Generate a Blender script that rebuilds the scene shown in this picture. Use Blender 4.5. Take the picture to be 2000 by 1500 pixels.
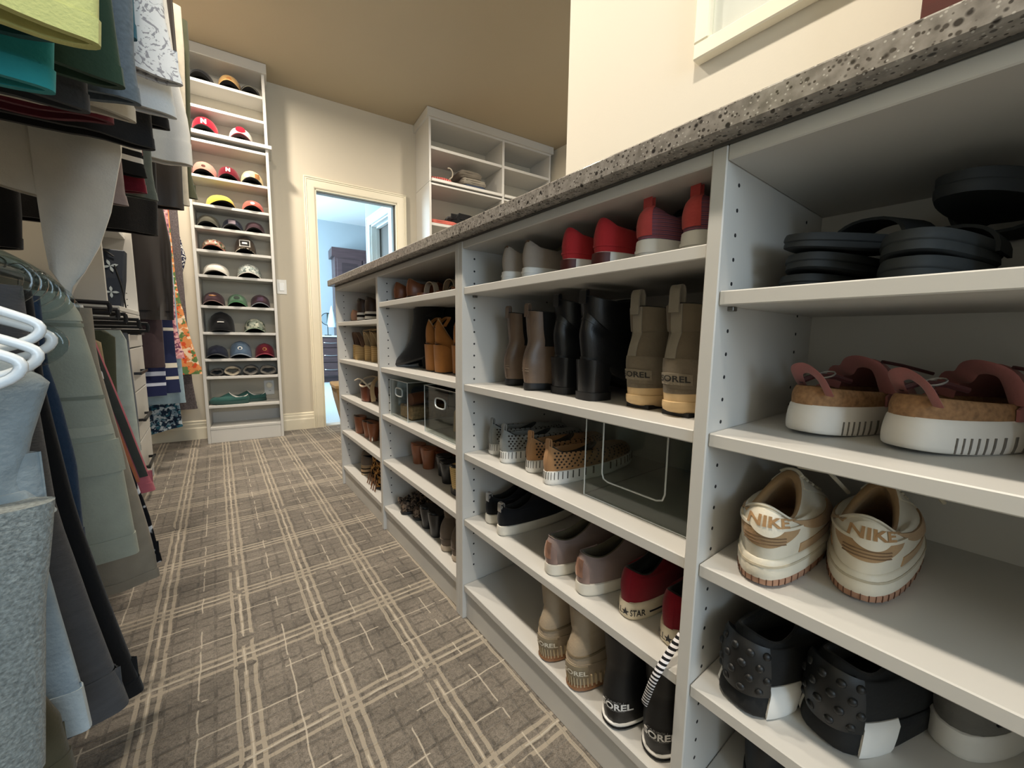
import bpy, bmesh, math, random
import numpy as np
from mathutils import Matrix, Vector
R = math.radians
scene = bpy.context.scene
for o in list(bpy.data.objects): bpy.data.objects.remove(o)
COL = scene.collection

# ---------------------------------------------------------------- camera
yaw, pitch, roll = -0.6542, -0.1189, 0.0140
def _cam_axes():
    r = np.array([math.cos(yaw), math.sin(yaw), 0.0]); f = np.array([-math.sin(yaw), math.cos(yaw), 0.0]); u = np.array([0, 0, 1.0])
    f2 = f*math.cos(pitch) + u*math.sin(pitch); u2 = -f*math.sin(pitch) + u*math.cos(pitch)
    return r*math.cos(roll) + u2*math.sin(roll), -r*math.sin(roll) + u2*math.cos(roll), f2
cr, cu, cf = _cam_axes()
cam = bpy.data.cameras.new('camera'); cam_o = bpy.data.objects.new('camera', cam); COL.objects.link(cam_o)
cam.sensor_width = 36; cam.lens = 766.965*36/2000; cam.clip_start = 0.02; cam.clip_end = 60
M = Matrix(((cr[0], cu[0], -cf[0], -0.5344), (cr[1], cu[1], -cf[1], 0.0), (cr[2], cu[2], -cf[2], 0.816), (0, 0, 0, 1)))
cam_o.matrix_world = M
scene.camera = cam_o

# ---------------------------------------------------------------- world, lights, exposure
world = bpy.data.worlds.new('world'); scene.world = world; world.use_nodes = True
world.node_tree.nodes['Background'].inputs[0].default_value = (0.62, 0.78, 1.0, 1)
world.node_tree.nodes['Background'].inputs[1].default_value = 0.3
def area(name, loc, size, power, color, rot=(0, 0, 0), shape='DISK', size_y=None, spread=180):
    l = bpy.data.lights.new(name, 'AREA'); l.shape = shape; l.size = size; l.energy = power; l.color = color; l.spread = R(spread)
    if size_y: l.size_y = size_y
    o = bpy.data.objects.new(name, l); o.location = loc; o.rotation_euler = rot; COL.objects.link(o); return o
WARM = (1.0, 0.89, 0.74)
for k, (x, y, p) in enumerate([(-0.58, 3.02, 34), (-0.55, 1.55, 24), (-0.58, 0.15, 24), (1.35, 2.2, 26), (-0.6, -1.4, 2)]):
    area('ceiling_downlight', (x, y, 2.70), 0.13, p, WARM, spread=176)
COOL = (0.66, 0.84, 1.0)
area('window_daylight', (-0.3, -2.35, 1.45), 1.7, 48, COOL, (R(90), 0, 0), 'RECTANGLE', 1.5)
area('bathroom_daylight', (-0.9, 6.1, 1.7), 1.6, 190, (0.62, 0.84, 1.0), (R(90), 0, R(-90)), 'RECTANGLE', 1.4)
scene.view_settings.view_transform = 'Standard'; scene.view_settings.look = 'None'
scene.view_settings.exposure = 0.24; scene.view_settings.gamma = 1.0; scene.view_settings.use_curve_mapping = False
# ---------------------------------------------------------------- helpers
def tag(o, label=None, cat=None, group=None, kind=None):
    if label: o['label'] = label
    if cat: o['category'] = cat
    if group: o['group'] = group
    if kind: o['kind'] = kind
    return o
def empty(name, loc=(0, 0, 0), rz=0.0):
    o = bpy.data.objects.new(name, None); o.empty_display_size = 0.05
    o.location = loc; o.rotation_euler = (0, 0, rz); COL.objects.link(o); return o
class MB:
    def __init__(self): self.v = []; self.f = []; self.m = []
    def add(self, verts, faces, mi=0):
        b = len(self.v); self.v += [tuple(map(float, p)) for p in verts]
        self.f += [tuple(i+b for i in f) for f in faces]; self.m += [mi]*len(faces); return self
    def box(self, x0, x1, y0, y1, z0, z1, mi=0):
        x0, x1 = sorted((x0, x1)); y0, y1 = sorted((y0, y1)); z0, z1 = sorted((z0, z1))
        return self.add([(x0,y0,z0),(x1,y0,z0),(x1,y1,z0),(x0,y1,z0),(x0,y0,z1),(x1,y0,z1),(x1,y1,z1),(x0,y1,z1)],
                        [(0,3,2,1),(4,5,6,7),(0,1,5,4),(1,2,6,5),(2,3,7,6),(3,0,4,7)], mi)
    def prism(self, poly, a0, a1, axis='x', mi=0):
        n = len(poly)
        def P(p, a):
            return {'x': (a, p[0], p[1]), 'y': (p[0], a, p[1]), 'z': (p[0], p[1], a)}[axis]
        self.add([P(p, a0) for p in poly]+[P(p, a1) for p in poly],
                 [tuple(range(n))[::-1], tuple(range(n, 2*n))]+[(i, (i+1) % n, n+(i+1) % n, n+i) for i in range(n)], mi)
        return self
    def grid(self, G, closed=True, cap0=False, cap1=False, mi=0):
        G = np.asarray(G); m, n = G.shape[:2]; vs = G.reshape(-1, 3); fs = []
        for k in range(m-1):
            for i in range(n if closed else n-1):
                j = (i+1) % n; fs.append((k*n+i, k*n+j, (k+1)*n+j, (k+1)*n+i))
        if cap0: fs.append(tuple(range(n))[::-1])
        if cap1: fs.append(tuple((m-1)*n+i for i in range(n)))
        return self.add(vs, fs, mi)
    def tube(self, pts, r, n=8, mi=0, closed=False, flat=None):
        pts = [Vector(p) for p in pts]; N = len(pts); rr = r if hasattr(r, '__len__') else [r]*N
        G = []; prev = None
        for i, p in enumerate(pts):
            if closed: t = (pts[(i+1) % N]-pts[i-1])
            else: t = pts[min(i+1, N-1)]-pts[max(i-1, 0)]
            t.normalize()
            if prev is None:
                a = Vector((0, 0, 1)) if abs(t.z) < .9 else Vector((1, 0, 0)); s = t.cross(a).normalized()
            else:
                s = prev-t*prev.dot(t)
                if s.length < 1e-6: s = t.orthogonal()
                s.normalize()
            prev = s; w = t.cross(s); fl = flat or 1.0
            G.append([p+s*rr[i]*math.cos(2*math.pi*k/n)+w*rr[i]*fl*math.sin(2*math.pi*k/n) for k in range(n)])
        if closed: G.append(G[0])
        return self.grid([[tuple(q) for q in g] for g in G], True, not closed, not closed, mi)
    def disc(self, c, r, axis='z', n=20, depth=.001, mi=0, r2=None):
        pts = [(math.cos(2*math.pi*k/n)*r, math.sin(2*math.pi*k/n)*(r2 or r)) for k in range(n)]
        b = len(self.v)
        i = 'xyz'.index(axis)
        o = [c[j] for j in range(3) if j != i]
        self.prism([(p[0]+o[0], p[1]+o[1]) for p in pts], c[i]-depth/2, c[i]+depth/2, axis, mi); return self
    def build(self, name, mats, parent=None, smooth=False, angle=40, bevel=0.0, loc=None, rz=None):
        me = bpy.data.meshes.new(name); me.from_pydata(self.v, [], self.f)
        if not isinstance(mats, (list, tuple)): mats = [mats]
        for mt in mats: me.materials.append(mt)
        bm = bmesh.new(); bm.from_mesh(me)
        for f, mi in zip(bm.faces, self.m): f.material_index = mi
        if bevel > 0:
            bmesh.ops.bevel(bm, geom=[e for e in bm.edges if len(e.link_faces) == 2 and e.calc_face_angle(0) > .5], offset=bevel, segments=1, affect='EDGES')
        bmesh.ops.recalc_face_normals(bm, faces=bm.faces)
        bm.to_mesh(me); bm.free()
        if smooth:
            me.polygons.foreach_set('use_smooth', [True]*len(me.polygons))
            try: me.set_sharp_from_angle(angle=R(angle))
            except Exception: pass
        o = bpy.data.objects.new(name, me); COL.objects.link(o)
        if parent: o.parent = parent
        if loc is not None: o.location = loc
        if rz is not None: o.rotation_euler = (0, 0, rz)
        return o
def boxo(name, mat, b, parent=None, bevel=0.0015):
    return MB().box(*b).build(name, mat, parent, bevel=bevel)
def structure(o): o['kind'] = 'structure'; return o
def copy_tree(o, parent=None):
    c = o.copy(); COL.objects.link(c); c.parent = parent
    for ch in list(o.children): copy_tree(ch, c)
    return c
# frame of the far wall: x along the wall, -y out of the wall towards the room
BW_LOC = (0, 3.7568, 0); BW_RZ = math.atan(-0.0999)
def bframe(name): return empty(name, BW_LOC, BW_RZ)
def bpt(u, d, z):
    c, s = math.cos(BW_RZ), math.sin(BW_RZ); return (u*c+d*s, 3.7568+u*s-d*c, z)

# ---------------------------------------------------------------- materials
def hexc(h):
    h = h.lstrip('#'); c = [int(h[i:i+2], 16)/255 for i in (0, 2, 4)]
    return tuple(x/12.92 if x <= .04045 else ((x+.055)/1.055)**2.4 for x in c)+(1.0,)
_M = {}
def nodes(name):
    m = bpy.data.materials.new(name); m.use_nodes = True; nt = m.node_tree; return m, nt, nt.nodes['Principled BSDF']
def mat(name, col, rough=.6, metal=0.0, noise=0.0, nscale=8.0, bump=0.0, bscale=300.0, spec=.5, sheen=0.0, coat=0.0, stretch=(1, 1, 1)):
    if name in _M: return _M[name]
    m, nt, b = nodes(name); N = nt.nodes.new; L = nt.links.new
    c = hexc(col); b.inputs['Base Color'].default_value = c; b.inputs['Roughness'].default_value = rough; b.inputs['Metallic'].default_value = metal
    b.inputs['Specular IOR Level'].default_value = spec; b.inputs['Sheen Weight'].default_value = sheen; b.inputs['Coat Weight'].default_value = coat
    tc = N('ShaderNodeTexCoord'); mp = N('ShaderNodeMapping'); mp.inputs['Scale'].default_value = stretch; L(tc.outputs['Object'], mp.inputs[0])
    if noise > 0:
        n = N('ShaderNodeTexNoise'); n.inputs['Scale'].default_value = nscale; n.inputs['Detail'].default_value = 5; L(mp.outputs[0], n.inputs[0])
        rp = N('ShaderNodeMapRange'); rp.inputs['From Min'].default_value = .25; rp.inputs['From Max'].default_value = .75
        rp.inputs['To Min'].default_value = 1-noise; rp.inputs['To Max'].default_value = 1+noise; L(n.outputs[0], rp.inputs[0])
        mx = N('ShaderNodeMix'); mx.data_type = 'RGBA'; mx.blend_type = 'MULTIPLY'; mx.inputs[0].default_value = 1; mx.inputs[6].default_value = c
        cb = N('ShaderNodeCombineColor'); [L(rp.outputs[0], cb.inputs[i]) for i in range(3)]
        L(cb.outputs[0], mx.inputs[7]); L(mx.outputs[2], b.inputs['Base Color'])
    if bump > 0:
        n2 = N('ShaderNodeTexNoise'); n2.inputs['Scale'].default_value = bscale; n2.inputs['Detail'].default_value = 3; L(mp.outputs[0], n2.inputs[0])
        bp = N('ShaderNodeBump'); bp.inputs['Strength'].default_value = bump; bp.inputs['Distance'].default_value = .002; L(n2.outputs[0], bp.inputs['Height']); L(bp.outputs[0], b.inputs['Normal'])
    _M[name] = m; return m
def fabric(name, col, bump=.25, noise=.12, rough=.92, bscale=260, nscale=30, stretch=(1, 1, 1), sheen=.15):
    return mat(name, col, rough, 0, noise, nscale, bump, bscale, .25, sheen, 0, stretch)
def leather(name, col, rough=.42, noise=.18, nscale=25): return mat(name, col, rough, 0, noise, nscale, .12, 420, .45)
def spots(name, base, cols, scale=30.0, thr=.5, rough=.9, kind='noise', det=2.0, dist=0.0):
    # patterned cloth: base colour with islands of the other colours
    if name in _M: return _M[name]
    m, nt, b = nodes(name); N = nt.nodes.new; L = nt.links.new
    tc = N('ShaderNodeTexCoord'); cur = None; b.inputs['Roughness'].default_value = rough; b.inputs['Specular IOR Level'].default_value = .25
    prev = N('ShaderNodeRGB'); prev.outputs[0].default_value = hexc(base); out = prev.outputs[0]
    for i, c in enumerate(cols):
        mp = N('ShaderNodeMapping'); mp.inputs['Location'].default_value = (3.1*i, 1.7*i, 5.3*i); L(tc.outputs['Object'], mp.inputs[0])
        if kind == 'noise':
            n = N('ShaderNodeTexNoise'); n.inputs['Scale'].default_value = scale; n.inputs['Detail'].default_value = det; n.inputs['Distortion'].default_value = dist; L(mp.outputs[0], n.inputs[0]); v = n.outputs[0]
        else:
            n = N('ShaderNodeTexVoronoi'); n.inputs['Scale'].default_value = scale; L(mp.outputs[0], n.inputs[0]); v = n.outputs['Distance']
        cp = N('ShaderNodeMapRange'); cp.inputs['From Min'].default_value = thr-.02; cp.inputs['From Max'].default_value = thr+.02; L(v, cp.inputs[0])
        mx = N('ShaderNodeMix'); mx.data_type = 'RGBA'; L(cp.outputs[0], mx.inputs[0]); L(out, mx.inputs[6]); mx.inputs[7].default_value = hexc(c); out = mx.outputs[2]
    L(out, b.inputs['Base Color']); _M[name] = m; return m
def stripes(name, axis, stops, period, rough=.9, off=0.0):
    # hard stripes along an object axis; stops = [(pos0..1, hex)]
    if name in _M: return _M[name]
    m, nt, b = nodes(name); N = nt.nodes.new; L = nt.links.new; b.inputs['Roughness'].default_value = rough; b.inputs['Specular IOR Level'].default_value = .3
    tc = N('ShaderNodeTexCoord'); sp = N('ShaderNodeSeparateXYZ'); L(tc.outputs['Object'], sp.inputs[0])
    a = N('ShaderNodeMath'); a.operation = 'MULTIPLY_ADD'; a.inputs[1].default_value = 1/period; a.inputs[2].default_value = off; L(sp.outputs['XYZ'.index(axis)], a.inputs[0])
    fr = N('ShaderNodeMath'); fr.operation = 'FRACT'; L(a.outputs[0], fr.inputs[0])
    cr_ = N('ShaderNodeValToRGB'); cr_.color_ramp.interpolation = 'CONSTANT'; el = cr_.color_ramp.elements
    while len(el) < len(stops): el.new(.5)
    for e, (p, c) in zip(el, stops): e.position = p; e.color = hexc(c)
    L(fr.outputs[0], cr_.inputs[0]); L(cr_.outputs[0], b.inputs['Base Color']); _M[name] = m; return m
def emis(name, col, s):
    if name in _M: return _M[name]
    m, nt, b = nodes(name); b.inputs['Emission Color'].default_value = hexc(col); b.inputs['Emission Strength'].default_value = s; b.inputs['Base Color'].default_value = hexc(col); _M[name] = m; return m
def clear(name, col='#eef4f6', rough=.03):
    if name in _M: return _M[name]
    m, nt, b = nodes(name); N = nt.nodes.new; L = nt.links.new
    tr = N('ShaderNodeBsdfTransparent'); tr.inputs[0].default_value = hexc(col); gl = N('ShaderNodeBsdfGlossy'); gl.inputs['Roughness'].default_value = rough
    fr = N('ShaderNodeFresnel'); mx = N('ShaderNodeMixShader'); ge = N('ShaderNodeNewGeometry'); mr = N('ShaderNodeMapRange'); mr.inputs['To Min'].default_value = 1.45; mr.inputs['To Max'].default_value = 1/1.45; L(ge.outputs['Backfacing'], mr.inputs[0]); L(mr.outputs[0], fr.inputs[0])
    L(fr.outputs[0], mx.inputs[0]); L(tr.outputs[0], mx.inputs[1]); L(gl.outputs[0], mx.inputs[2]); L(mx.outputs[0], nt.nodes['Material Output'].inputs[0]); _M[name] = m; return m

WHITE = mat('white_melamine', '#cbc9c4', .42, noise=.01, nscale=3, bump=.02, bscale=60)
TRIM = mat('painted_trim', '#e8dfc8', .4, noise=.01)
PAINT = mat('beige_wall_paint', '#cdc4b2', .75, noise=.015, nscale=2, bump=.08, bscale=160)
CEILP = mat('ceiling_paint', '#b3a58c', .85, noise=.015, nscale=2, bump=.1, bscale=140)
CREAM = mat('cream_wall_paint', '#dcd6c8', .7, noise=.01, nscale=2, bump=.06, bscale=160)
BLACK = mat('black_hole', '#0c0c0e', .8)
def carpet_material():
    m, nt, b = nodes('plaid_carpet'); N = nt.nodes.new; L = nt.links.new
    tc = N('ShaderNodeTexCoord'); sp = N('ShaderNodeSeparateXYZ')
    # wobble the lines a little
    wn = N('ShaderNodeTexNoise'); wn.inputs['Scale'].default_value = 16; wn.inputs['Detail'].default_value = 2; L(tc.outputs['Object'], wn.inputs[0])
    ws = N('ShaderNodeVectorMath'); ws.operation = 'SUBTRACT'; L(wn.outputs['Color'], ws.inputs[0]); ws.inputs[1].default_value = (.5, .5, .5)
    wm = N('ShaderNodeVectorMath'); wm.operation = 'SCALE'; wm.inputs[3].default_value = .009; L(ws.outputs[0], wm.inputs[0])
    mp = N('ShaderNodeMapping'); mp.inputs['Rotation'].default_value = (0, 0, R(.6)); L(tc.outputs['Object'], mp.inputs[0])
    wa = N('ShaderNodeVectorMath'); L(mp.outputs[0], wa.inputs[0]); L(wm.outputs[0], wa.inputs[1]); L(wa.outputs[0], sp.inputs[0])
    def mt(op, a, bb=None, c=None):
        n = N('ShaderNodeMath'); n.operation = op
        for i, x in enumerate((a, bb, c)):
            if x is None: continue
            if isinstance(x, (int, float)): n.inputs[i].default_value = x
            else: L(x, n.inputs[i])
        return n.outputs[0]
    X, Y = sp.outputs[0], sp.outputs[1]
    def lines(coord, period, off, offs, half):
        f = mt('FRACT', mt('MULTIPLY_ADD', coord, 1/period, off)); out = None
        for o in offs:
            d = mt('ABSOLUTE', mt('SUBTRACT', f, .5+o/period)); l = mt('SMOOTH_MIN', 1.0, mt('MAXIMUM', 0.0, mt('MULTIPLY_ADD', d, -period/(half*.6), 1+half/(half*.6)-.0)), .01)
            l = mt('GREATER_THAN', half/period, d)
            out = l if out is None else mt('MAXIMUM', out, l)
        return out
    lx = lines(X, .18, .5+.165/.18, (-.019, 0, .019), .0042)
    ly = lines(Y, .30, .5-.83/.30, (-.021, 0, .021), .0044)
    # breaks in the long lines
    bn = N('ShaderNodeTexNoise'); bn.inputs['Scale'].default_value = 9; L(tc.outputs['Object'], bn.inputs[0])
    brk = mt('GREATER_THAN', bn.outputs[0], .34)
    big = mt('MULTIPLY', mt('MAXIMUM', lx, ly), brk)
    # thin dashed cream lines
    tx = lines(X, .09, .33, (0,), .0016); ty = lines(Y, .10, .21, (0,), .0017)
    dn = N('ShaderNodeTexNoise'); dn.inputs['Scale'].default_value = 13; dn.inputs['Detail'].default_value = 1; L(tc.outputs['Object'], dn.inputs[0])
    thin = mt('MULTIPLY', mt('MAXIMUM', tx, ty), mt('GREATER_THAN', dn.outputs[0], .47))
    # darker brick like tiles
    bk = N('ShaderNodeTexBrick'); bk.inputs['Scale'].default_value = 1; bk.inputs['Brick Width'].default_value = .045; bk.inputs['Row Height'].default_value = .0375; bk.inputs['Mortar Size'].default_value = .0042; bk.inputs['Mortar Smooth'].default_value = .6
    bk.inputs['Color1'].default_value = (1, 1, 1, 1); bk.inputs['Color2'].default_value = (.86, .86, .86, 1); bk.inputs['Mortar'].default_value = (.74, .74, .74, 1); bk.offset = .0; L(wa.outputs[0], bk.inputs[0])
    dk = N('ShaderNodeTexNoise'); dk.inputs['Scale'].default_value = 7; dk.inputs['Detail'].default_value = 2; L(tc.outputs['Object'], dk.inputs[0])
    fz = N('ShaderNodeTexNoise'); fz.inputs['Scale'].default_value = 420; fz.inputs['Detail'].default_value = 3; L(tc.outputs['Object'], fz.inputs[0])
    f2 = N('ShaderNodeTexNoise'); f2.inputs['Scale'].default_value = 130; f2.inputs['Detail'].default_value = 4; L(tc.outputs['Object'], f2.inputs[0])
    fuzz = mt('ADD', mt('MULTIPLY_ADD', fz.outputs[0], 1.7, -.35), mt('MULTIPLY_ADD', f2.outputs[0], 1.3, -.15))
    patch = mt('MULTIPLY_ADD', dk.outputs[0], 1.1, .45)
    bm_ = N('ShaderNodeTexNoise'); bm_.inputs['Scale'].default_value = 24; bm_.inputs['Detail'].default_value = 1; L(tc.outputs['Object'], bm_.inputs[0])
    mk = N('ShaderNodeMapRange'); mk.inputs['From Min'].default_value = .38; mk.inputs['From Max'].default_value = .58; mk.inputs['To Min'].default_value = 0; mk.inputs['To Max'].default_value = .36; L(bm_.outputs[0], mk.inputs[0])
    bkv = mt('SUBTRACT', 1.0, mt('MULTIPLY', bk.outputs['Fac'], mk.outputs[0]))
    g0 = mt('MULTIPLY', mt('MULTIPLY', fuzz, patch), bkv)
    bc = N('ShaderNodeMix'); bc.data_type = 'RGBA'; bc.blend_type = 'MULTIPLY'; bc.inputs[0].default_value = 1; bc.inputs[6].default_value = hexc('#776f65')
    cb = N('ShaderNodeCombineColor'); [L(g0, cb.inputs[i]) for i in range(3)]; L(cb.outputs[0], bc.inputs[7])
    m1 = N('ShaderNodeMix'); m1.data_type = 'RGBA'; L(mt('MULTIPLY', big, .85), m1.inputs[0]); L(bc.outputs[2], m1.inputs[6]); m1.inputs[7].default_value = hexc('#a69b8a')
    m2 = N('ShaderNodeMix'); m2.data_type = 'RGBA'; L(mt('MULTIPLY', thin, .8), m2.inputs[0]); L(m1.outputs[2], m2.inputs[6]); m2.inputs[7].default_value = hexc('#bfb4a3')
    L(m2.outputs[2], b.inputs['Base Color']); b.inputs['Roughness'].default_value = .95; b.inputs['Specular IOR Level'].default_value = .15; b.inputs['Sheen Weight'].default_value = .2
    h = mt('ADD', mt('MULTIPLY', fz.outputs[0], .6), mt('MULTIPLY', bk.outputs['Fac'], -.8))
    bp = N('ShaderNodeBump'); bp.inputs['Strength'].default_value = .6; bp.inputs['Distance'].default_value = .004; L(h, bp.inputs['Height']); L(bp.outputs[0], b.inputs['Normal'])
    return m
def granite_material():
    m, nt, b = nodes('speckled_grey_quartz'); N = nt.nodes.new; L = nt.links.new
    tc = N('ShaderNodeTexCoord'); n = N('ShaderNodeTexNoise'); n.inputs['Scale'].default_value = 70; n.inputs['Detail'].default_value = 6; L(tc.outputs['Object'], n.inputs[0])
    cr_ = N('ShaderNodeValToRGB'); e = cr_.color_ramp.elements; e[0].position = .3; e[0].color = hexc('#77716b'); e[1].position = .7; e[1].color = hexc('#a39d96'); L(n.outputs[0], cr_.inputs[0]); out = cr_.outputs[0]
    for sc, thr, col, off in ((95, .17, '#4a4541', 0), (160, .18, '#453f3a', 4.2), (190, .15, '#bdb8b1', 8.7), (55, .13, '#2f2b29', 2.2)):
        mp = N('ShaderNodeMapping'); mp.inputs['Location'].default_value = (off, off*.7, off*1.3); L(tc.outputs['Object'], mp.inputs[0])
        v = N('ShaderNodeTexVoronoi'); v.inputs['Scale'].default_value = sc; v.inputs['Randomness'].default_value = 1; L(mp.outputs[0], v.inputs[0])
        r2 = N('ShaderNodeMapRange'); r2.inputs['From Min'].default_value = thr; r2.inputs['From Max'].default_value = thr+.08; r2.inputs['To Min'].default_value = 1; r2.inputs['To Max'].default_value = 0; L(v.outputs['Distance'], r2.inputs[0])
        mx = N('ShaderNodeMix'); mx.data_type = 'RGBA'; L(r2.outputs[0], mx.inputs[0]); L(out, mx.inputs[6]); mx.inputs[7].default_value = hexc(col); out = mx.outputs[2]
    L(out, b.inputs['Base Color']); b.inputs['Roughness'].default_value = .22
    return m
CARPET = carpet_material(); GRANITE = granite_material()
def wood(name, col, rough=.4, s=4):
    return mat(name, col, rough, noise=.25, nscale=s, stretch=(1, 1, 8), bump=.05, bscale=60)
DARKWOOD = wood('dark_mahogany', '#3b2a29', .35)
# ---------------------------------------------------------------- room shell
FX0, FX1, FY0 = -1.42, 2.42, -2.45
CEIL = 2.741
def slab(name, mat_, b, parent=None): return structure(MB().box(*b).build(name, mat_, parent))
# the far wall is slightly out of square: build polygons that follow it
m_ = -0.0999
yb = lambda x, d=0: 3.7568+m_*x-d*1.005
MB().prism([(FX0-.12, FY0-.12), (FX1+.12, FY0-.12), (FX1+.12, yb(FX1)+.02), (FX0-.12, yb(FX0)+.02)], -.1, 0, 'z').build('floor', CARPET)['kind'] = 'structure'
MB().prism([(FX0-.12, FY0-.12), (FX1+.12, FY0-.12), (FX1+.12, yb(FX1)+.12), (FX0-.12, yb(FX0)+.12)], CEIL, CEIL+.1, 'z').build('ceiling', CEILP)['kind'] = 'structure'
slab('wall_left', PAINT, (FX0-.1, FX0, FY0, yb(FX0)+.1, 0, CEIL))
slab('wall_right', PAINT, (FX1, FX1+.1, FY0, yb(FX1)+.1, 0, CEIL))
# wall behind the camera, with the window the daylight comes from
mbw = MB().box(FX0-.1, -1.2, FY0-.1, FY0, 0, CEIL).box(.6, FX1+.1, FY0-.1, FY0, 0, CEIL).box(-1.2, .6, FY0-.1, FY0, 0, .65).box(-1.2, .6, FY0-.1, FY0, 2.25, CEIL)
structure(mbw.build('wall_rear', PAINT))
# far wall with the doorway: opening u .235-.915, z 0-2.02
DU0, DU1, DZ = .233, .915, 2.021
wf = bframe('wall_far'); structure(wf)
MB().box(-1.6, DU0, 0, .12, 0, CEIL).box(DU1, 2.62, 0, .12, 0, CEIL).box(DU0, DU1, 0, .12, DZ, CEIL).build('wall_panel', PAINT, wf)
# door casing
dc = bframe('door_1'); structure(dc)
def casing_profile(w=.082):
    # (across, out): stepped colonial profile, outer edge at 0
    return [(0, 0), (0, .022), (.007, .024), (.012, .018), (.02, .020), (.024, .015), (.05, .014), (.066, .011), (.074, .011), (w, .006), (w, 0)]
pr = casing_profile()
mb = MB(); n = len(pr)
def cpt(k, corner):
    a, o = pr[k]
    u = DU0-.082+a if corner in (0, 1) else DU1+.082-a
    z = 0 if corner in (0, 3) else DZ+.082-a
    return (u, -o, z)
G = np.array([[cpt(k, c) for k in range(n)] for c in range(4)])
mb.grid(G, closed=True, cap0=True, cap1=True); mb.build('casing', TRIM, dc, smooth=True, angle=25)
jb = MB().box(DU0, DU0+.012, 0, .12, 0, DZ).box(DU1-.012, DU1, 0, .12, 0, DZ).box(DU0, DU1, 0, .12, DZ-.012, DZ); jb.build('jamb', TRIM, dc)
MB().box(DU1-.03, DU1-.014, .03, .07, 0, DZ-.01).build('pocket_door', mat('slate_door', '#4d5355', .5), dc)
MB().box(DU0, DU1, .03, .075, DZ-.022, DZ-.012).build('door_track', mat('track_grey', '#8d9090', .4), dc)
# baseboards (profile out from wall)
def baseboard(name, u0, u1):
    p = [(0, 0), (-.016, 0), (-.016, .085), (-.012, .095), (-.012, .118), (-.009, .124), (-.009, .138), (0, .145)]
    r = bframe(name); structure(r); MB().prism(p, u0, u1, 'x').build('board', TRIM, r, bevel=0)
baseboard('baseboard_far', -.085, DU0-.082); baseboard('baseboard_left', -1.6, -.58)
# light switch on the far wall
sw = bframe('light_switch'); tag(sw, 'white rocker light switch plate on beige wall beside the hat tower', 'switch')
PLAST = mat('white_plastic', '#eeece6', .35)
MB().box(-.076, -.006, -.006, 0, 1.14, 1.255).build('cover_plate', PLAST, sw, bevel=.002)
MB().box(-.058, -.024, -.012, -.005, 1.165, 1.23).build('rocker', mat('switch_white', '#f5f5f2', .3), sw, bevel=.002)

# ---------------------------------------------------------------- island: two shoe cabinets and the worktop
Z0 = 1.0203
def zt(k): return Z0-.032*k+.020
S1, S1B, S2, S3, S4, S5 = .944, .880, .688, .496, .304, .105
TH = .019; DEP = .385; ZU = 1.0423
HOLE = mat('pin_hole_dark', '#1b1c20', .8)
def holes(parent, y, sgn, xs=(.037, .30)):
    mb = MB()
    for x in xs:
        for k in range(0, 30):
            z = Z0-.032*k
            if z < .13: continue
            n = 8; c = [(x+.0027*math.cos(2*math.pi*i/n), z+.0027*math.sin(2*math.pi*i/n)) for i in range(n)]
            mb.prism(c, y, y+sgn*.0005, 'y')
    o = mb.build('pin_hole', HOLE, parent); o['kind'] = 'stuff'; return o
def pin(parent, x, y, z, s):
    return MB().box(x-.006, x+.006, y, y+s*.008, z-.006, z).build('shelf_pin', mat('nickel_pin', '#8b8a86', .35, 1), parent, bevel=.0008)
def cabinet(label, ys_panels, bays):
    r = empty('shoe_cabinet', (0, ys_panels[0][0], 0)); tag(r, label, 'shelving')
    oy = ys_panels[0][0]
    for i, (a, b) in enumerate(ys_panels):
        boxo('divider' if 0 < i < len(ys_panels)-1 else 'side_panel', WHITE, (0, DEP, a-oy, b-oy, 0, ZU+TH), r)
        if i > 0: holes(r, a-oy, -1)
        if i < len(ys_panels)-1: holes(r, b-oy, 1)
    for i, ks in enumerate(bays):
        y0, y1 = ys_panels[i][1]-oy, ys_panels[i+1][0]-oy
        for k in ks:
            z = zt(k) if k < 29 else S5
            boxo('shelf', WHITE, (.004, DEP-.004, y0+.0008, y1-.0008, z-TH, z), r)
            if k < 29:
                for (yy, s) in ((y0, 1), (y1, -1)): pin(r, .037, yy, z-TH, s)
        boxo('toe_kick', WHITE, (.012, .03, y0, y1, 0, S5-TH), r)
        boxo('top_panel', WHITE, (.001, DEP, y0, y1, ZU, ZU+TH), r)
        boxo('back_panel', WHITE, (DEP-.006, DEP, y0, y1, 0, ZU), r, 0)
    return r
cabinet('white two-bay shoe cabinet at the end by the doorway, holding the clear handled bins', [(.9365, .9559), (1.5713, 1.5947), (2.2097, 2.2263)], [(3, 11, 17, 23, 29), (5, 11, 17, 23, 29)])
cabinet('white two-bay shoe cabinet under the framed picture, holding the chunky white sneakers', [(-.42, -.401), (.2553, .275), (.9169, .9363)], [(5, 11, 17, 23, 29), (3, 11, 17, 23, 29)])
wt = MB().box(-.03, .415, -.45, 2.2534, 1.0645, 1.0952).build('worktop', GRANITE, None, bevel=.003); tag(wt, 'speckled grey quartz worktop running along the top of the shoe cabinets', 'worktop')
structure(MB().box(-.002, .38, -.42, 2.226, 1.0613, 1.0645).build('gap_shade_strip', mat('painted_gap_shade', '#55524d', .8)))  # dark strip painting the shade line between top panels and worktop
# partition wall behind the worktop
structure(MB().box(.42, .56, .16, .972, 0, CEIL).build('wall_partition', CREAM))
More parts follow.
